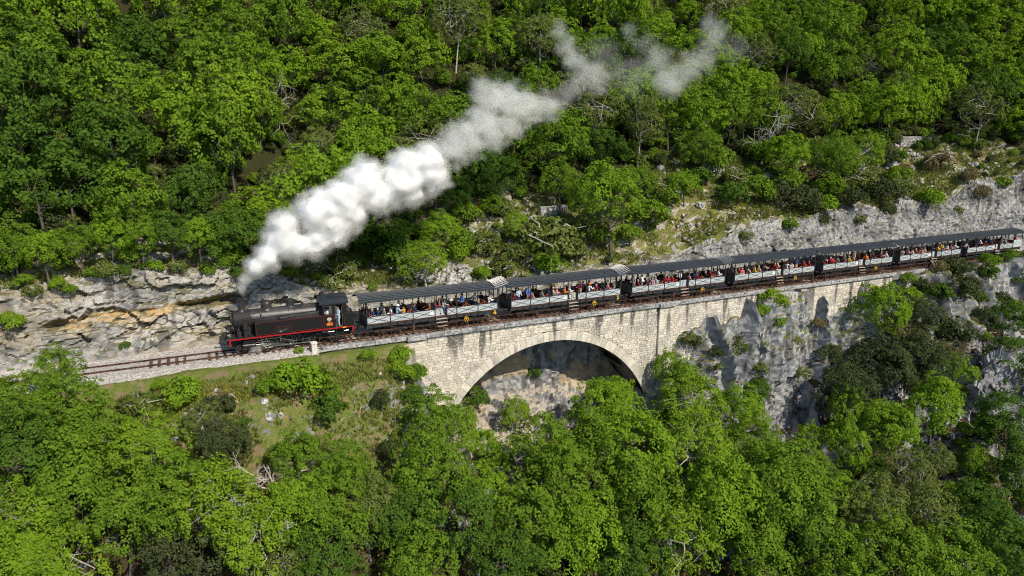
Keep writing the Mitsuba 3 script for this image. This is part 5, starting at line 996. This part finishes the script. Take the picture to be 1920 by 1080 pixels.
# dry-stone walls on the hillside
def dry_wall(x0, x1, y0, y1, h, lab, holes=()):
    key = numbered('dry_stone_wall'); m = MB(); n = max(2, int((x1 - x0) / .5)); L = math.hypot(x1 - x0, y1 - y0); ang = math.degrees(math.atan2(y1 - y0, x1 - x0))
    zb = min(float(ground(x0, y0)), float(ground(x1, y1)), float(ground((x0 + x1) / 2, (y0 + y1) / 2))) - .5
    core = MB().box(0, L, .06, .55, 0, h - .06); M = T().translate([x0, y0, zb]).rotate([0, 0, 1], ang)
    scene[key + '__core'] = mikit.ply(core.get(), 'drystone', to_world=M); z = 0
    while z < h - .02:
        hh = g.uniform(.13, .21); x = -g.uniform(0, .2); sag = 0
        while x < L:
            w = g.uniform(.22, .5)
            if not any(a - .02 < x + w / 2 < b + .02 and c < z + hh / 2 < d for a, b, c, d in holes): m.cbox(max(x, 0) + .01, min(x + w, L + .1) - .01, g.uniform(-.05, .02), .5, z + .008, z + hh - .008, .03)
            x += w
        z += hh
    scene[key + '__stone'] = mikit.ply(m.get(), 'drystone', to_world=M); tag(key + '__stone', kind='stuff')
    for a, b, c, d in holes: scene[numbered(key + '__opening')] = mikit.ply(MB().box(a, b, -.06, .03, c, d).get(), 'dark_gap', to_world=M)
    tag(key, lab, 'wall')
dry_wall(25.2, 31.6, 13.2, 14.8, 2.0, 'dry-stone wall behind the second carriage, left of the big green tree')
dry_wall(51.5, 56.0, 15.6, 16.2, 2.0, 'short dry-stone wall at the edge of the wood behind the fifth carriage')
dry_wall(92.2, 100.2, 15.6, 14.6, 2.1, 'dry-stone wall with two small dark openings, high at the right', ((3.2, 3.75, .75, 1.55), (4.7, 5.2, .75, 1.5)))
# leaning rock buttress at the lower right
m = trimesh.creation.icosphere(6, 1.0); v = np.array(m.vertices); v = v * (1 + .12 * np.sign(v) * np.abs(v) ** 3)
v = v * [4.2, 2.6, 7.6]; v[:, 0] += .22 * v[:, 2]; v = v + unit(v * [1, 2, .5]) * crag(v + 40, 1.6, 1.3, .5, (.5, .5, .32))[:, None]
tag(put('rock_buttress', (v + [74.6, -13.4, -16.6], m.faces), 'lower'), 'tall grey leaning rock buttress at the lower right, ochre at its foot', 'rock')
# bare dead trees
def dead_tree(x, y, H, lab, seed, lean=0.0):
    g2 = np.random.default_rng(seed); key = numbered('dead_tree'); z = float(ground(x, y)); br = []
    def grow(p, d, r, l, lev):
        n = 4; pts = [p]
        for i in range(n): d = unit(d + g2.normal(size=3) * .22 + [0, 0, .05]); pts.append(pts[-1] + d * l / n)
        br.append((np.array(pts), np.linspace(r, r * .45, n + 1), lev))
        if lev < 3:
            for k in range(4 if lev else 6): i = g2.integers(1 if lev else 2, n + 1); grow(pts[i], unit(d + g2.normal(size=3) * .95), r * .5, l * g2.uniform(.45, .7), lev + 1)
    grow(np.array([x, y, z - .3]), unit(np.array([lean, -.1, 1.0])), .14, H * .55, 0)
    a, b = MB(), MB()
    for p, r, lev in br: (a if lev == 0 else b).tube(p, r, 6 if lev < 2 else 4, cap=False)
    put(key + '__trunk', a, 'dead_wood', 40); put(key + '__branch', b, 'dead_wood', 40); tag(key + '__branch', kind='stuff'); tag(key, lab, 'tree')
for a in DEAD: dead_tree(*a)
# ---------------------------------------------------------------- steam
def steam_box(key, balls, pad, res, hard, puff, albedo=1.0, core=False):
    """Box along the row of puffs, with the density of the puffs in it on a grid."""
    B = np.array(balls); B[:, 3] *= .92; c, r, den = B[:, :3], B[:, 3], B[:, 4]
    m = c.mean(0); ax = np.linalg.svd(c - m)[2]; ax = ax if np.linalg.det(ax) > 0 else ax * [[1], [1], [-1]]
    q = (c - m) @ ax.T; lo, hi = (q - r[:, None]).min(0) - pad, (q + r[:, None]).max(0) + pad; n = np.maximum(((hi - lo) / res).astype(int), 4)
    gx = [lo[k] + (np.arange(n[k]) + .5) / n[k] * (hi[k] - lo[k]) for k in range(3)]
    Q = np.stack(np.meshgrid(*gx, indexing='ij'), -1); W = Q @ ax + m
    wob = np.stack([meshkit.fbm(W * .55 + k * 9, 3) - .5 for k in range(3)], -1) * .9; fine = meshkit.fbm(W * 1.3, 4) - .5
    out = np.zeros(Q.shape[:3])
    for ci, ri, di in zip(c, r, den):
        s_ = 1.12 - np.linalg.norm(W + wob * min(1, ri) * puff - ci, axis=-1) / ri + fine * (.9 if di > 1 else 1.5) * puff
        out = np.maximum(out, di * np.clip(s_ * (2.0 if di >= 1 else 1.4), 0, 1))
    if core:    # the dense heart of the steam, where no light passes, as a billowed surface
        h = np.full(Q.shape[:3], -9.0)
        for (ci, ri, di) in zip(c, r, den):
            if di >= 1 and ri > .9: h = np.logaddexp(h * 5, ((1.0 - np.linalg.norm(W + wob * min(1, ri) * puff - ci, axis=-1) / ri + fine * .6) * ri - min(.42, .3 * ri)) * 5) / 5
        h = np.clip(h, -1, 3); inv = (np.array(n) / (hi - lo)); dims = n - 2
        def at(x, y, z):
            a, b, e = (x - lo[0]) * inv[0] - .5, (y - lo[1]) * inv[1] - .5, (z - lo[2]) * inv[2] - .5
            i, j, k = min(max(int(a), 0), dims[0]), min(max(int(b), 0), dims[1]), min(max(int(e), 0), dims[2]); a -= i; b -= j; e -= k; q_ = h[i:i + 2, j:j + 2, k:k + 2]
            q_ = q_[0] * (1 - a) + q_[1] * a; q_ = q_[0] * (1 - b) + q_[1] * b
            return float(q_[0] * (1 - e) + q_[1] * e)
        mm = m3.Manifold.level_set(at, [*map(float, lo), *map(float, hi)], .32).to_mesh(); v_ = np.array(mm.vert_properties[:, :3])
        tm = trimesh.Trimesh(v_, np.array(mm.tri_verts), process=False); trimesh.smoothing.filter_taubin(tm, iterations=6)
        put(key.split('__')[0] + '__billow', (np.array(tm.vertices) @ ax + m, np.array(tm.faces)), 'steam_white', smooth=True)
    edge = np.ones_like(out)
    for k in range(3):
        e = np.clip(np.minimum(np.arange(n[k]), np.arange(n[k])[::-1]) / 2., 0, 1); edge *= e.reshape([-1 if j == k else 1 for j in range(3)])
    vol = (out * edge).transpose(2, 1, 0).astype(np.float32)
    A = np.eye(4); A[:3, :3] = ax.T * (hi - lo); A[:3, 3] = m + lo @ ax
    scene[key] = {'type': 'cube', 'to_world': T(A) @ T().translate([.5, .5, .5]).scale(.5), 'bsdf': {'type': 'null'},
                  'interior': {'type': 'heterogeneous', 'albedo': albedo, 'scale': 1.0, 'sigma_t': {'type': 'gridvolume', 'grid': mi.VolumeGrid(np.ascontiguousarray(vol[..., None])), 'filter_type': 'trilinear', 'wrap_mode': 'clamp', 'to_world': T(A)}}}
steam_box('steam_plume__trail', DENSE + [(*a[:4], a[4] * 1.5) for a in MIDDLE] + [(*a[:4], a[4] * 1.35) for a in THIN] + [(24.2, 5.25, 22.2, 1.5, .26), (30.6, 6.0, 24.6, 1.7, .10), (33.4, 6.3, 25.0, 1.8, .10)], 1.3, .25, 2.6, 1.0, core=True)
steam_box('steam_plume__cylinder_steam', [(-9.6, -1.75, .45, .3, 1.2), (-9.2, -1.8, .5, .35, 1.0), (-8.8, -1.75, .7, .3, .7), (-9.9, -1.75, .3, .22, .9)], .1, .06, 1.5, .4)
tag('steam_plume', 'white steam blown back from the locomotive chimney, thinning into wisps', 'steam', kind='stuff')
